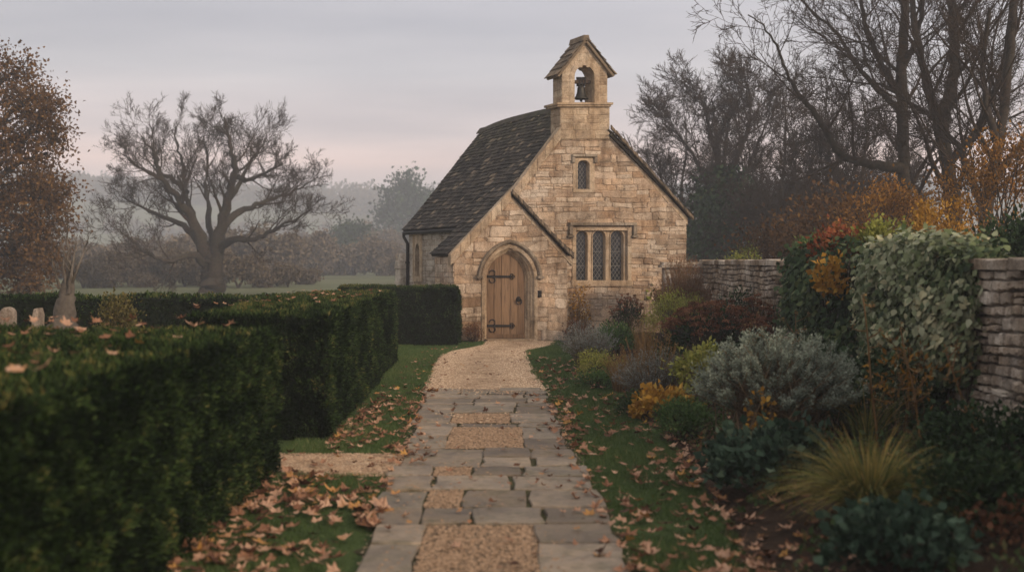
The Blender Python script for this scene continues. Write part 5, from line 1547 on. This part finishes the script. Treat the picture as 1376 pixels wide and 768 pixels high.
# ------------------------------------------------------------------ churchyard things at the left
def gravestone(label, px, Y, wd, top, tilt, thick=.09, cap='round'):
    x = at(px, 400, Y).x; h = at(px, top, Y).z
    g = MB(); f = lambda a, w_, b: (x + a + b * tilt, Y - w_, b)
    if cap == 'round': poly = [(-wd / 2, -.05), (wd / 2, -.05), (wd / 2, h - wd * .45)] + [(wd / 2 * math.cos(a), h - wd * .45 + wd * .45 * math.sin(a)) for a in np.linspace(0, PI, 9)[1:-1]] + [(-wd / 2, h - wd * .45)]
    else: poly = [(-wd / 2, -.05), (wd / 2, -.05), (wd / 2, h - .08), (wd * .2, h), (-wd * .3, h - .01), (-wd / 2, h - .1)]
    g.prism(poly, f, 0, thick, .5, .018)
    g.prism([(a * .98, b - .004) for a, b in poly], lambda a, w_, b: f(a, -w_, b), 0, .004, .5)
    o = g.build('gravestone', M['grave'], origin=(x, Y, 0)); tag(o, label, 'gravestone', 'gravestones behind the near hedge')
gravestone('pale rounded gravestone at the far left edge behind the near hedge', 10, 13.2, .17, 412, .02)
gravestone('thin leaning gravestone right of the pale rounded one', 52, 14.2, .075, 413, .03, .2, 'chip')

Y = 14.6
x = at(86, 400, Y).x
root = thing('pollard_tree', 'small pollarded dead tree with a pale grey trunk behind the near hedge', 'tree', (x, Y, 0))
T = Tree(kids=(5, 4, 3), ratio=.5, ang=(20, 55), wig=.25, trop=.08, minr=.0025)
T.gnarl = .008
T.limb(guide([(85, 520), (85, 450), (86, 425), (88, 400), (91, 375), (94, 350)], Y), .29, .03, False)
for pts in ([(92, 392), (96, 365), (100, 340), (104, 315)], [(90, 395), (86, 365), (84, 335), (80, 310)], [(93, 388), (104, 360), (114, 335), (120, 318)], [(92, 392), (92, 355), (90, 320), (92, 295)], [(88, 400), (76, 375), (70, 350)]):
    T.limb(guide(pts, Y, [rnd.uniform(-.1, .1) for _ in pts]), .032, .004, L=.5)
T.finish(root, M['bark_grey'], M['bark_grey'], 10)
b = at(158, 400, 14.4)
shrub('clipped_bush', 'small square yellow-green bush beside the far hedge', 'bush', (b.x, 14.4, 0), (.22, .2), 1.28, 70, 4200, .06, .045, .025, M['olive'], M['stem_brown'], low=-.9)

# ------------------------------------------------------------------ border plants
def lavender(label, base, r, h, n, mat, per=22, ll=.035, lw=.007, spike=None, name='lavender_bush', group='lavender clumps along the border', lean=.8, cat='shrub'):
    root = thing(name, label, cat, base, group)
    a = rng.uniform(0, 2 * PI, n); q = np.sqrt(rng.random(n))
    B = np.array(base) + np.stack([np.cos(a) * q * r * .35, np.sin(a) * q * r * .35, 0 * a], -1)
    Tp = np.array(base) + np.stack([np.cos(a) * q * r, np.sin(a) * q * r, h * (1 - .45 * q ** 2) * rng.uniform(.75, 1.08, n)], -1)
    Mid = B * .45 + Tp * .55; Mid[:, 2] += h * .08; Mid[:, :2] += (Tp - B)[:, :2] * (-.08)
    V1, F1 = sticks(B, Mid, .004, .003, 3); V2, F2 = sticks(Mid, Tp, .003, .0015, 3)
    build('stem', np.concatenate([V1, V2]), np.concatenate([F1, F2 + len(V1)]), M['stem_brown'], root)
    m = n * per; k = np.repeat(np.arange(n), per); f = rng.uniform(.25, 1, m)
    P = np.where((f < .55)[:, None], B[k] + (Mid[k] - B[k]) * (f / .55)[:, None], Mid[k] + (Tp[k] - Mid[k]) * ((f - .55) / .45)[:, None])
    P = P + rng.normal(0, .006, (m, 3))
    D = norm(Tp[k] - B[k]) * .8 + unit(m) * .7
    V, Fq = leaf_quads(P, D, rng.uniform(.6, 1.3, m) * ll, lw, .1)
    build('foliage', V, Fq, mat, root, np.repeat(np.clip(f * .55 + rng.normal(.12, .15, m), 0, 1), 4))
    if spike:
        s = rng.random(n) < spike[0]; P0 = Tp[s]; d = norm(Tp[s] - Mid[s] + np.array([[0, 0, .1]]))
        P1 = P0 + d * spike[1] * rng.uniform(.6, 1.2, (len(P0), 1))
        V1, F1 = sticks(P0, P1, .002, .0015, 3); k = 10
        t_ = rng.uniform(.5, 1, (len(P0), k, 1)); Q = (P0[:, None] + (P1 - P0)[:, None] * t_).reshape(-1, 3)
        V2, F2 = leaf_quads(Q, unit(len(Q)) + np.array([[0, 0, .5]]), .018, .009)
        build('flower_spike', np.concatenate([V1, V2]), np.concatenate([F1, F2 + len(V1)]), spike[2], root, np.concatenate([np.full(len(V1), .4), np.repeat(rng.random(len(Q)), 4)]))
    return root

def tuft(label, base, n, L, spread, droop, wdt, mat, name='ornamental_grass', group=None, seg=5, cat='grass clump', heads=None):
    root = thing(name, label, cat, base, group)
    a = rng.uniform(0, 2 * PI, n); out_ = np.stack([np.cos(a), np.sin(a), 0 * a], -1)
    sp = rng.uniform(.12, 1, (n, 1)) ** .6 * spread; l = rng.uniform(.55, 1.1, (n, 1)) * L
    B = np.array(base) + out_ * rng.uniform(0, .12, (n, 1)) * max(.6, spread)
    V = np.zeros((n, (seg + 1) * 2, 3)); sd = np.stack([-out_[:, 1], out_[:, 0], 0 * a], -1)
    sd = norm(sd + rng.normal(0, .4, (n, 3)))
    for i in range(seg + 1):
        f = i / seg
        c = B + out_ * sp * l * (f ** 1.4) + np.array([[0, 0, 1.0]]) * l * (f * np.sqrt(np.maximum(.05, 1 - (sp * .7) ** 2)) - droop * sp * f ** 2.4)
        w_ = wdt * (1 - f ** 2 * .92) * .5
        V[:, 2 * i] = c - sd * w_; V[:, 2 * i + 1] = c + sd * w_
    q = np.stack([np.array([2 * i, 2 * i + 1, 2 * i + 3, 2 * i + 2]) for i in range(seg)])
    Fq = (np.arange(n)[:, None, None] * (seg + 1) * 2 + q[None]).reshape(-1, 4)
    t_ = np.clip(rng.normal(.45, .22, (n, 1)) + np.linspace(-.15, .25, seg + 1).repeat(2)[None], 0, 1).ravel()
    V[:, :, 2] = np.maximum(V[:, :, 2], base[2] + .01)
    build('blade', V.reshape(-1, 3), Fq, mat, root, t_)['kind'] = 'stuff'
    return root

def flat_heads(label, base, R, h, n, hr, mat, stem, name='sedum_plant', group=None, per=60, cat='perennial', leaves=None):
    root = thing(name, label, cat, base, group)
    a = rng.uniform(0, 2 * PI, n); q = np.sqrt(rng.random(n))
    Tp = np.array(base) + np.stack([np.cos(a) * q * R[0], np.sin(a) * q * R[1], h * (1 - .3 * q ** 2) * rng.uniform(.72, 1.05, n)], -1)
    V, Fq = stems_to(base, Tp, .006, .004, R[0] * .35, .05); build('stem', V, Fq, stem, root)
    m = n * per; k = np.repeat(np.arange(n), per)
    rr = np.sqrt(rng.random(m)) * (hr * rng.uniform(.6, 1.25, n))[k]; aa = rng.uniform(0, 2 * PI, m)
    P = Tp[k] + np.stack([np.cos(aa) * rr, np.sin(aa) * rr, .012 - rr * rr / hr * .35 + rng.normal(0, .008, m)], -1)
    V, Fq = leaf_quads(P, unit(m) + np.array([[0, 0, .7]]), .024, .02)
    build('seed_head', V, Fq, mat, root, np.repeat(np.clip(rng.uniform(.15, .7, n)[k] + rng.normal(0, .18, m), 0, 1), 4))['kind'] = 'stuff'
    if leaves:
        P, D, T_, C_ = clump_leaves((base[0], base[1], base[2] + h * .35), (R[0] * .9, R[1] * .9, h * .4), 30, leaves[0], .07, .06, .03, .2)
        V, Fq = leaf_quads(P, D, leaves[2], leaves[3]); build('foliage', V, Fq, leaves[1], root, np.repeat(T_, 4))
    return root

def dry_stalk(label, base, top, r=.006, side=5, mat='stem_brown', name='dry_stalk', group='tall dead flower stalks in the border', head=None):
    root = thing(name, label, 'plant stalk', base, group)
    b0, t0 = Vector(base), Vector(top); polys = []
    pts = [b0.lerp(t0, k / 5) + rv() * .018 * (0 < k < 5) for k in range(6)]
    polys.append((pts, [r * (1 - .6 * k / 5) for k in range(6)]))
    for k in range(side):
        f = rnd.uniform(.35, .98); p = b0.lerp(t0, f); d = (rv() + Vector((0, 0, .8))).normalized() * rnd.uniform(.08, .22)
        polys.append(([p, p + d * .6 + Vector((0, 0, -.01)), p + d], [r * .5, r * .4, r * .25]))
    V, Fq = batch_tubes(polys, 4); P = np.array([tuple(p[0][-1]) for p in polys]); P = np.repeat(P, 9, 0); P = P + rng.normal(0, .014, P.shape)
    V2, F2 = leaf_quads(P, unit(len(P)), .03, .016)
    build('stem', np.concatenate([V, V2]), np.concatenate([Fq, F2 + len(V)]), M['ochregrass'], root, np.concatenate([np.full(len(V), .3), np.repeat(rng.random(len(P)), 4)]))
    

G = 'lavender clumps along the border'
# far end, against the chapel
shrub('chapel_shrub', 'dark olive shrub against the chapel wall below the three-light window', 'shrub', spot(812, 452), (.62, .4), .75, 40, 2600, .07, .05, .028, M['darkleaf'], M['stem_dark'], tbias=.15)
shrub('climber', 'thin yellowing climber clinging to the chapel wall beside the porch', 'climber', (OM[0] + mu(778), YM - .15, 0), (.22, .08), 1.15, 40, 420, .06, .05, .035, M['yellowleaf'], M['stem_brown'], r0=.008, shell=.3, tbias=-.1)
shrub('chapel_shrub', 'low brown-leaved shrub at the right corner of the porch', 'shrub', (OPX[0] + PR + .25, 24.5, 0), (.28, .22), .42, 24, 900, .05, .045, .025, M['redtwig'], M['stem_dark'])
shrub('chapel_shrub', 'small twiggy shrub at the foot of the porch left of the door', 'shrub', (OPX[0] + pu(636), 24.42, 0), (.2, .15), .38, 24, 500, .05, .04, .022, M['redtwig'], M['stem_dark'], shell=.4)
shrub('hydrangea', 'yellow-green leafy hydrangea near the right corner of the chapel', 'shrub', spot(878, 452), (.52, .5), 1.42, 48, 2100, .09, .11, .07, M['limeleaf'], M['stem_dark'], tbias=-.05)
flat_heads('clump of dark pinkish dead flower heads in front of the hydrangea', spot(842, 470), (.36, .3), .95, 60, .035, M['sedum'], M['stem_dark'], name='dead_flower_clump', per=26, leaves=(700, M['darkleaf'], .05, .025))
lavender('silver-grey lavender at the far end of the border nearest to the porch', spot(790, 492), .46, .62, 330, M['lav'], spike=(.5, .16, M['lav']))
shrub('spurge', 'bright green leafy clump between the far lavender and the yellow-green bush', 'perennial', spot(828, 482), (.34, .3), .5, 26, 1500, .06, .06, .025, M['greenleaf'], M['stem_dark'], tbias=.1)
shrub('spurge', 'yellow-green airy bush in front of the russet twiggy shrub', 'perennial', spot(908, 484), (.5, .45), 1.02, 50, 4200, .07, .045, .016, M['limeleaf'], M['stem_dark'], up=.8)
lavender('tall russet twiggy shrub standing against the wall end', (3.22, 21.5, .1), .62, 1.72, 620, M['redtwig'], 30, .035, .012, name='russet_shrub', group=None)
shrub('wall_shrub', 'yellow-green shrub showing over the wall coping behind the russet shrub', 'shrub', (4.75, 23.0, 0), (.6, .4), 2.0, 40, 2200, .08, .06, .03, M['limeleaf'], M['stem_dark'], tbias=-.25, low=-.2)
tuft('wispy pale brown grass standing in the middle of the far border', spot(865, 505), 360, .85, .34, .1, .004, M['ochregrass'], name='feather_grass')
shrub('yellow_plant', 'low yellow-green flowering plant spilling onto the lawn edge', 'perennial', spot(806, 515), (.34, .3), .42, 30, 2100, .05, .032, .016, M['limeleaf'], M['stem_dark'], tbias=.1, up=.5)
shrub('green_mound', 'small green leafy mound at the lawn edge below the yellow-green plant', 'perennial', spot(806, 522), (.26, .22), .2, 20, 1500, .05, .05, .02, M['greenleaf'], M['stem_dark'])
tuft('short orange-brown grass tuft beside the middle lavender', spot(832, 528), 520, .5, .4, .12, .005, M['ochregrass'], name='feather_grass')
lavender('grey lavender with rusty dead spikes in the middle of the border', spot(878, 548), .52, .68, 520, M['lav'], spike=(.4, .2, M['ochregrass']))
shrub('green_mound', 'dark green low mound under the middle lavender', 'perennial', spot(862, 560), (.24, .2), .2, 20, 1500, .05, .045, .02, M['darkleaf'], M['stem_dark'], tbias=.3)
flat_heads('wide sedum with rusty brown flat seed heads in front of the wall', spot(960, 520), (.75, .5), 1.02, 150, .075, M['sedum'], M['stem_dark'], leaves=(1500, M['darkleaf'], .07, .035))
flat_heads('smaller dark sedum clump near the wall, right of the wide one', spot(1015, 505), (.35, .35), 1.05, 46, .06, M['sedum'], M['stem_dark'], leaves=(600, M['darkleaf'], .07, .035))
shrub('lime_plant', 'yellow-green leafy stems behind the grey lavender', 'perennial', spot(940, 556), (.3, .3), .62, 30, 900, .06, .07, .04, M['limeleaf'], M['stem_brown'], tbias=.05)
shrub('geranium', 'golden yellow autumn leaves of a low plant at the bed edge', 'perennial', spot(888, 566), (.26, .22), .3, 26, 800, .05, .075, .055, M['yellowleaf'], M['stem_brown'], tbias=.05)
shrub('green_mound', 'feathery bright green mound at the bed edge below the golden plant', 'perennial', spot(918, 590), (.3, .26), .3, 30, 3600, .05, .05, .012, M['greenleaf'], M['stem_dark'])
lavender('dark brown twiggy dead shrub against the wall between sedum and ivy', (3.75, 17.2, .12), .4, 1.25, 110, M['redtwig'], 9, .03, .01, name='dead_shrub', group=None)
shrub('wall_ivy_clump', 'small dark green evergreen growing at the wall behind the sedum', 'shrub', (3.7, 18.9, .1), (.3, .25), 1.2, 30, 1300, .08, .05, .03, M['darkleaf'], M['stem_dark'], tbias=.1)
# big silver santolina
def santolina(label, base, R, h, n):
    root = thing('silver_shrub', label, 'shrub', base)
    u = unit(n * 3); u = u[u[:, 2] > .16][:n]; n_ = len(u)
    Tp = np.array(base) + np.array([0, 0, h * .3]) + u * np.array([R[0], R[1], h * .68]) * rng.uniform(.72, 1.06, (n_, 1))
    V, Fq = stems_to(base, Tp, .008, .0035, R[0] * .25, .06); build('stem', V, Fq, M['stem_brown'], root)
    per = 85; k = np.repeat(np.arange(n_), per); m = len(k)
    d = norm(u * np.array([1, 1, .8]) + np.array([[0, 0, .5]]))
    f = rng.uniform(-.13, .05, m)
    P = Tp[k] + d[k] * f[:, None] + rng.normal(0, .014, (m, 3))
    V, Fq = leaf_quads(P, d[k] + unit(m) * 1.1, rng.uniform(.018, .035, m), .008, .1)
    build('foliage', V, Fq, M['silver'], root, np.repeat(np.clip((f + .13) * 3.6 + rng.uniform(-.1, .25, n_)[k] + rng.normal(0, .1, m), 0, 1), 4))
santolina('big rounded silver-green feathery shrub with bare brown lower stems', spot(1045, 612), (.78, .62), .98, 520)
shrub('geranium', 'small orange-leaved sprig inside the silver shrub', 'perennial', spot(1018, 628), (.12, .1), .5, 10, 60, .04, .06, .045, M['yellowleaf'], M['stem_brown'])
# near end
shrub('geranium', 'mound of dull green scalloped leaves at the bed edge below the silver shrub', 'perennial', spot(1042, 668), (.42, .34), .40, 40, 1500, .06, .075, .06, M['greyleaf'], M['stem_dark'], tbias=-.12, floor=.1)
tuft('large arching ornamental grass with yellowing blades', spot(1168, 722), 1500, .74, 1.0, .62, .0075, M['bladegrass'], seg=7)
shrub('geranium', 'low clump of grey-green leaves at the bottom edge in front of the arching grass', 'perennial', spot(1205, 792), (.36, .28), .28, 34, 1100, .05, .065, .055, M['greyleaf'], M['stem_dark'], tbias=-.05, floor=.08)
shrub('dark_undergrowth', 'dark leafy evergreen under the ivy behind the arching grass', 'shrub', (3.2, 10.6, .12), (.75, .6), .72, 60, 3800, .09, .07, .04, M['darkleaf'], M['stem_dark'], tbias=.05)
shrub('dark_undergrowth', 'dark tangled evergreen at the wall foot at the right edge', 'shrub', (3.65, 8.6, .14), (.45, .5), .4, 46, 2600, .09, .06, .035, M['darkleaf'], M['stem_dark'])
shrub('dark_undergrowth', 'mixed dark plants in the bottom right corner', 'shrub', (2.95, 6.9, .12), (.5, .4), .36, 40, 2200, .08, .06, .04, M['darkleaf'], M['stem_dark'], tbias=.1)
shrub('red_plant', 'small dull red leafy plant in the bottom right corner', 'perennial', (2.75, 6.3, .1), (.22, .18), .24, 20, 300, .06, .045, .035, M['redtwig'], M['stem_dark'], tbias=-.1)
tuft('ragged brown and green dead stems in front of the ivy', (3.1, 9.9, .12), 150, .8, .8, .45, .006, M['bladegrass'], name='ragged_grass')
shrub('yellow_sprig', 'yellowing leafy stems hanging in front of the ivy by the wall', 'perennial', (3.45, 10.0, .12), (.35, .3), .9, 14, 170, .09, .07, .03, M['yellowleaf'], M['stem_brown'], tbias=-.25, shell=.4, r0=.004, r1=.002)
for i, (bx_, by_, tx, ty, Yb, lab) in enumerate([(1180, 640, 1160, 400, 9.6, 'tall thin dead stalk left of the pale ivy'), (1243, 640, 1210, 440, 9.4, 'tall dead stalk in front of the pale ivy'), (1215, 620, 1222, 470, 10, 'upright dead stalk between the two taller ones'), (1330, 660, 1270, 470, 8.6, 'leaning dead stalk at the right edge by the wall'), (1150, 630, 1080, 560, 9.8, 'bent brown stalk leaning left into the silver shrub')]):
    a = at(bx_, by_, Yb); b_ = at(tx, ty, Yb + .3); dry_stalk(lab, (a.x, a.y, .1), tuple(b_), .013, 9)
for i, (px_, ty, Yb, lab) in enumerate([(858, 430, 17.5, 'pale dry stalk rising from the feather grass'), (905, 455, 16, 'dry stalk left of the sedum'), (1000, 430, 14.5, 'dry stalk in front of the sedum heads'), (1030, 440, 14, 'dry stalk between sedum and wall ivy'), (1060, 420, 13.6, 'dry stalk nearest to the dark ivy')]):
    a = at(px_, 500, Yb); b_ = at(px_ + rnd.uniform(-12, 12), ty, Yb); dry_stalk(lab, (a.x, a.y, .1), tuple(b_), .009, 7)

# ------------------------------------------------------------------ creepers on the wall
def ivy(name, label, y0, y1, zlo, zhi, n, L, W, mat, bulge, over=.35, tb=0, seed=1, shape=None):
    root = thing(name, label, 'climber', (WALLX, (y0 + y1) / 2, 0))
    yy = rng.uniform(y0, y1, n * 2); s = rng.uniform(0, 1, n * 2)
    P0 = np.stack([0 * yy, yy, s * 3], -1)
    k = (yy - y0) / (y1 - y0)
    edge = fbm(np.stack([s * 4, yy * 0, yy * 0 + seed], -1), 1.0, seed, 3) * .18
    low = zlo + (fbm(np.stack([yy * 1.6, 0 * yy, 0 * yy], -1), 1, seed + 2, 3) * .45) + .5 * (1 - np.sin(PI * np.clip(k, .0, 1))) * (zhi - zlo) * .6
    H = zhi - low
    ok = (k + edge > .06) & (k + edge < .95); yy, s, low, H, k = yy[ok][:n], s[ok][:n], low[ok][:n], H[ok][:n], k[ok][:n]; n = len(yy)
    b_ = bulge * np.sin(PI * np.clip(k, 0, 1)) ** .6
    # profile: from the foot up the face, over the coping and back
    face = s < .78
    z = np.where(face, low + H * (s / .78), zhi)
    x = np.where(face, WALLX - .05 - b_ * (.35 + .65 * np.sin(PI * np.clip(s / .78, 0, 1) * .75)), WALLX - .05 - b_ * .6 + (s - .78) / .22 * (over + b_ * .6))
    hump = .12 * np.sin(PI * k) * np.where(face, np.clip((s - .6) / .18, 0, 1), 1)
    z = z + hump
    lump = fbm(np.stack([x * 0, yy, z], -1), 2.6, seed + 4, 3)
    x = x - np.where(face, lump * .22, 0); z = z + np.where(face, 0, .05 + lump * .14)
    P = np.stack([x, yy, z], -1) + rng.normal(0, .06, (n, 3))
    nr = np.where(face[:, None], np.array([[-1, -.25, .35]]), np.array([[-.3, -.2, 1.0]])) + rng.normal(0, .48, (n, 3)); nr = norm(nr)
    D = norm(np.array([[0, 0, -1.0]]) * np.where(face, 1, .2)[:, None] + rng.normal(0, .55, (n, 3)) + np.array([[-.2, 0, 0]])); D = norm(D - nr * np.sum(D * nr, 1, keepdims=True))
    sd = np.cross(D, nr); l = rng.uniform(.6, 1.25, (n, 1)) * L; w_ = rng.uniform(.7, 1.2, (n, 1)) * W
    V = np.zeros((n, 6, 3))
    V[:, 0] = P; V[:, 1] = P + D * l * .25 + sd * w_ * .5 - nr * w_ * .12; V[:, 2] = P + D * l * .62 + sd * w_ * .38 - nr * w_ * .1; V[:, 3] = P + D * l - nr * l * .1
    V[:, 4] = P + D * l * .62 - sd * w_ * .38 - nr * w_ * .1; V[:, 5] = P + D * l * .25 - sd * w_ * .5 - nr * w_ * .12
    Fq = (np.arange(n)[:, None, None] * 6 + np.array([[0, 1, 2, 3], [0, 3, 4, 5]])[None]).reshape(-1, 4)
    t_ = np.clip(.48 + lump * .7 + rng.normal(0, .24, n) + tb, 0, 1)
    build('foliage', V.reshape(-1, 3), Fq, mat, root, np.repeat(t_, 6))
    m = 22; ys = rng.uniform(y0 + .2, y1 - .2, m); st = []
    for q in range(m):
        p = Vector((WALLX - .06, ys[q], rnd.uniform(.05, .4))); pts = [p]
        for j in range(4): p = p + Vector((rnd.uniform(-.05, .02), rnd.uniform(-.2, .2), (zhi - .3) / 4)); pts.append(p)
        st.append((pts, [.012, .01, .009, .007, .005]))
    V, Fq = batch_tubes(st, 4); build('stem', V, Fq, M['stem_dark'], root)
    return root
ivy('ivy', 'pale variegated ivy spilling over the garden wall at the right', 9.75, 12.9, .42, 1.74, 13500, .078, .066, M['paleivy'], .25, seed=1, tb=.14)
ivy('ivy', 'dark green ivy on the wall left of the pale variegated ivy', 12.6, 16.2, .55, 1.76, 4200, .085, .07, M['darkleaf'], .26, seed=2, tb=.1)
shrub('creeper', 'russet-red creeper sprawling on the wall top above the dark ivy', 'climber', (4.2, 14.2, 1.72), (.32, .95), .32, 40, 1500, .09, .07, .05, M['redleaf'], M['stem_dark'], stems=True, r0=.004)
shrub('creeper', 'orange leaves trailing down between the dark and the pale ivy', 'climber', (3.62, 12.9, 1.15), (.10, .16), .62, 16, 170, .06, .085, .065, M['yellowleaf'], M['stem_brown'], tbias=-.1, stems=False)
shrub('wall_plant', 'green upright sprigs growing on top of the wall left of the russet creeper', 'plant', (4.15, 15.6, 1.74), (.22, .45), .30, 20, 700, .04, .045, .02, M['greenleaf'], M['stem_dark'], up=1.0, tbias=.15)
shrub('wall_plant', 'green and orange leafy tangle on the wall top beside the golden shrub', 'plant', (4.3, 13.3, 1.74), (.25, .5), .42, 24, 700, .06, .06, .035, M['limeleaf'], M['stem_brown'], tbias=-.1)

# ------------------------------------------------------------------ fallen leaves
def leaf_shape(seed):
    r = random.Random(seed); pts = []
    lob = r.choice([5, 5, 7])
    n = lob * 2
    for i in range(n + 1):
        a = -2.5 + 5.0 * i / n
        rad = (1.0 if i % 2 == 0 else r.uniform(.55, .8)) * (1 - .3 * abs(a) / 2.5) * r.uniform(.75, 1.15)
        pts.append((math.cos(a) * rad * .6, math.sin(a) * rad * .5))
    V = [(0, 0, 0)] + [(x, y, 0) for x, y in pts] + [(-.75, r.uniform(-.1, .1), .05), (-.35, .012, .0), (-.35, -.012, 0)]
    c1, c2, ph = r.uniform(.4, 1.5), r.uniform(-.8, 1.6), r.uniform(0, 6)
    W = []
    for x, y, z in V: W.append((x, y, z + c1 * x * x + c2 * y * y + .10 * math.sin(5 * x + ph) * abs(y) * 2 + .02))
    Fq = [(0, i, i + 1) for i in range(1, n + 1)] + [(n + 2, n + 3, n + 4)]
    zmin = min(v[2] for v in W); W = [(a, b_, c - zmin) for a, b_, c in W]
    return np.array(W), Fq
SH = [leaf_shape(s) for s in range(10)]
cand = []   # (x, y, z, size, zone, tilt)
def scatter(n, fn, zone, size=(.06, .125), z=.03, clump=.2):
    for _ in range(n):
        x, y = fn()
        if clump and vnoise(np.array([[x, y, 0.0]]), 1.9, 5)[0] < rnd.uniform(-.55, clump + .25): continue
        zz = z if not callable(z) else z(x, y)
        cand.append((x, y, zz + rnd.uniform(0, .012), rnd.uniform(*size), zone, rnd.uniform(0, .55)))
u = rnd.uniform; gs = rnd.gauss
def band(y0, y1, f, sd, p=1.0):
    def g():
        y = y0 + (y1 - y0) * rnd.random() ** p; return float(f(y)) + gs(0, sd), y
    return g
bz = lambda x, y: max(.022, float(bed_z(np.array([x]), np.array([y]))[0]) + .012)
ZL = [('dry brown leaf lying on the near lawn between the big hedge and the path', 'lawn'), ('pinkish brown leaf drifted against the left edge of the flagstones', 'left edge of the path'), ('brown leaf in the drift at the foot of the second hedge', 'foot of the second hedge'),
      ('brown leaf drifted against the right edge of the flagstones', 'right edge of the path'), ('pale brown leaf scattered on the lawn right of the path', 'right lawn'), ('dead leaf in the litter along the flower bed edge', 'bed edge'), ('single leaf lying on the flagstones', 'flagstones'),
      ('orange-brown leaf caught on top of the near hedge', 'top of the near hedge'), ('small brown leaf caught on top of the second hedge', 'top of the second hedge')]
scatter(520, lambda: (u(-1.95, -.85), u(5.3, 9.2)), 0, (.05, .15), clump=-.15)
scatter(90, lambda: (u(-1.95, -1.5), u(6, 9.3)), 0, (.07, .13), clump=0)
scatter(420, band(5.2, 15.5, pL, .11), 1, (.06, .125))
scatter(330, lambda: (-1.75 + abs(gs(0, .28)), u(10.3, 15.5)), 2, (.06, .12))
scatter(380, band(5.2, 14.5, pR, .10), 3, (.06, .125))
scatter(520, lambda: (lambda y: (float(pR(y)) + .05 + rnd.random() * (float(bE(y)) - float(pR(y))), y))(5.2 + 15 * rnd.random() ** 1.3), 4, (.06, .13), clump=-.25)
scatter(620, lambda: (lambda y: (float(bE(y)) + gs(.08, .18), y))(5.2 + 11 * rnd.random() ** 1.2), 5, (.06, .12), bz)
scatter(900, lambda: (lambda y: (float(bE(y)) + abs(gs(0, .8)), y))(5.0 + 13 * rnd.random() ** 1.5), 5, (.05, .11), bz, .6)
scatter(330, lambda: (u(-.95, .7), u(5.2, 15)), 6, (.025, .10), .045, .6)
scatter(120, lambda: (u(-1.1, .4), u(15.2, 24)), 6, (.04, .07), .03)
scatter(120, lambda: (u(-1.7, -1.1), u(15.5, 22.5)), 2, (.05, .08))
scatter(60, lambda: (u(-3.5, -.95), u(9.2, 10.2)), 1, (.06, .11), .03, 0)
scatter(150, lambda: (u(-4.6, -2.0), u(3.4, 9.25)), 7, (.05, .12), 1.275, None)
scatter(60, lambda: (u(-3.3, -1.9), u(11.1, 18)), 8, (.05, .1), 1.28, None)
cand = [c for c in cand if c[1] > 3.5 or c[4] == 7]
def place(c, V, r):
    x, y, z, s, zone, tl = c
    a = r.uniform(0, 2 * PI); b_ = tl * r.uniform(-1, 1); d = tl * r.uniform(-1, 1)
    R = np.array([[math.cos(a), -math.sin(a), 0], [math.sin(a), math.cos(a), 0], [0, 0, 1]]) @ np.array([[1, 0, 0], [0, math.cos(b_), -math.sin(b_)], [0, math.sin(b_), math.cos(b_)]]) @ np.array([[math.cos(d), 0, math.sin(d)], [0, 1, 0], [-math.sin(d), 0, math.cos(d)]])
    return R
def in_view(c): 
    x, y, z = c[:3]; return y > .5 and abs(x / y * F) < 700 and abs((1.75 - z) / y * F - 34) < 395
cand.sort(key=lambda c: -(c[3] / c[1] if in_view(c) else c[3] / c[1] * 1e-3))
near, rest = cand[:300], cand[300:]
from mathutils import Matrix
lm = {}
for c in near:
    k = rnd.randrange(len(SH)); tk = rnd.choice([.05, .22, .38, .5, .6, .66, .72, .78, .95])
    if (k, tk) not in lm:
        V, Fq = SH[k]; me = np_mesh('fallen_leaf', V, Fq, np.clip(tk + rng.normal(0, .06, len(V)), 0, 1)); me.materials.append(M['fallen']); lm[(k, tk)] = me
    o = bpy.data.objects.new('fallen_leaf', lm[(k, tk)]); COL.objects.link(o)
    R = place(c, None, rnd); o.location = c[:3]; o.rotation_euler = Matrix(R.tolist()).to_euler(); o.scale = (c[3],) * 3
    tag(o, ZL[c[4]][0], 'leaf', 'fallen leaves on the ' + ZL[c[4]][1])
Vs, Fs, Ts, b0 = [], [], [], 0
for c in rest:
    V, Fq = SH[rnd.randrange(len(SH))]; R = place(c, None, rnd)
    Vs.append((V * c[3]) @ R.T + np.array(c[:3])); Fs += [tuple(i + b0 for i in f) for f in Fq]; b0 += len(V); Ts += [min(1, max(0, rnd.gauss(.5, .25)))] * len(V)
o = build('leaf_litter', np.concatenate(Vs), Fs, M['fallen'], None, Ts); o['kind'] = 'stuff'
print('leaves', len(cand))
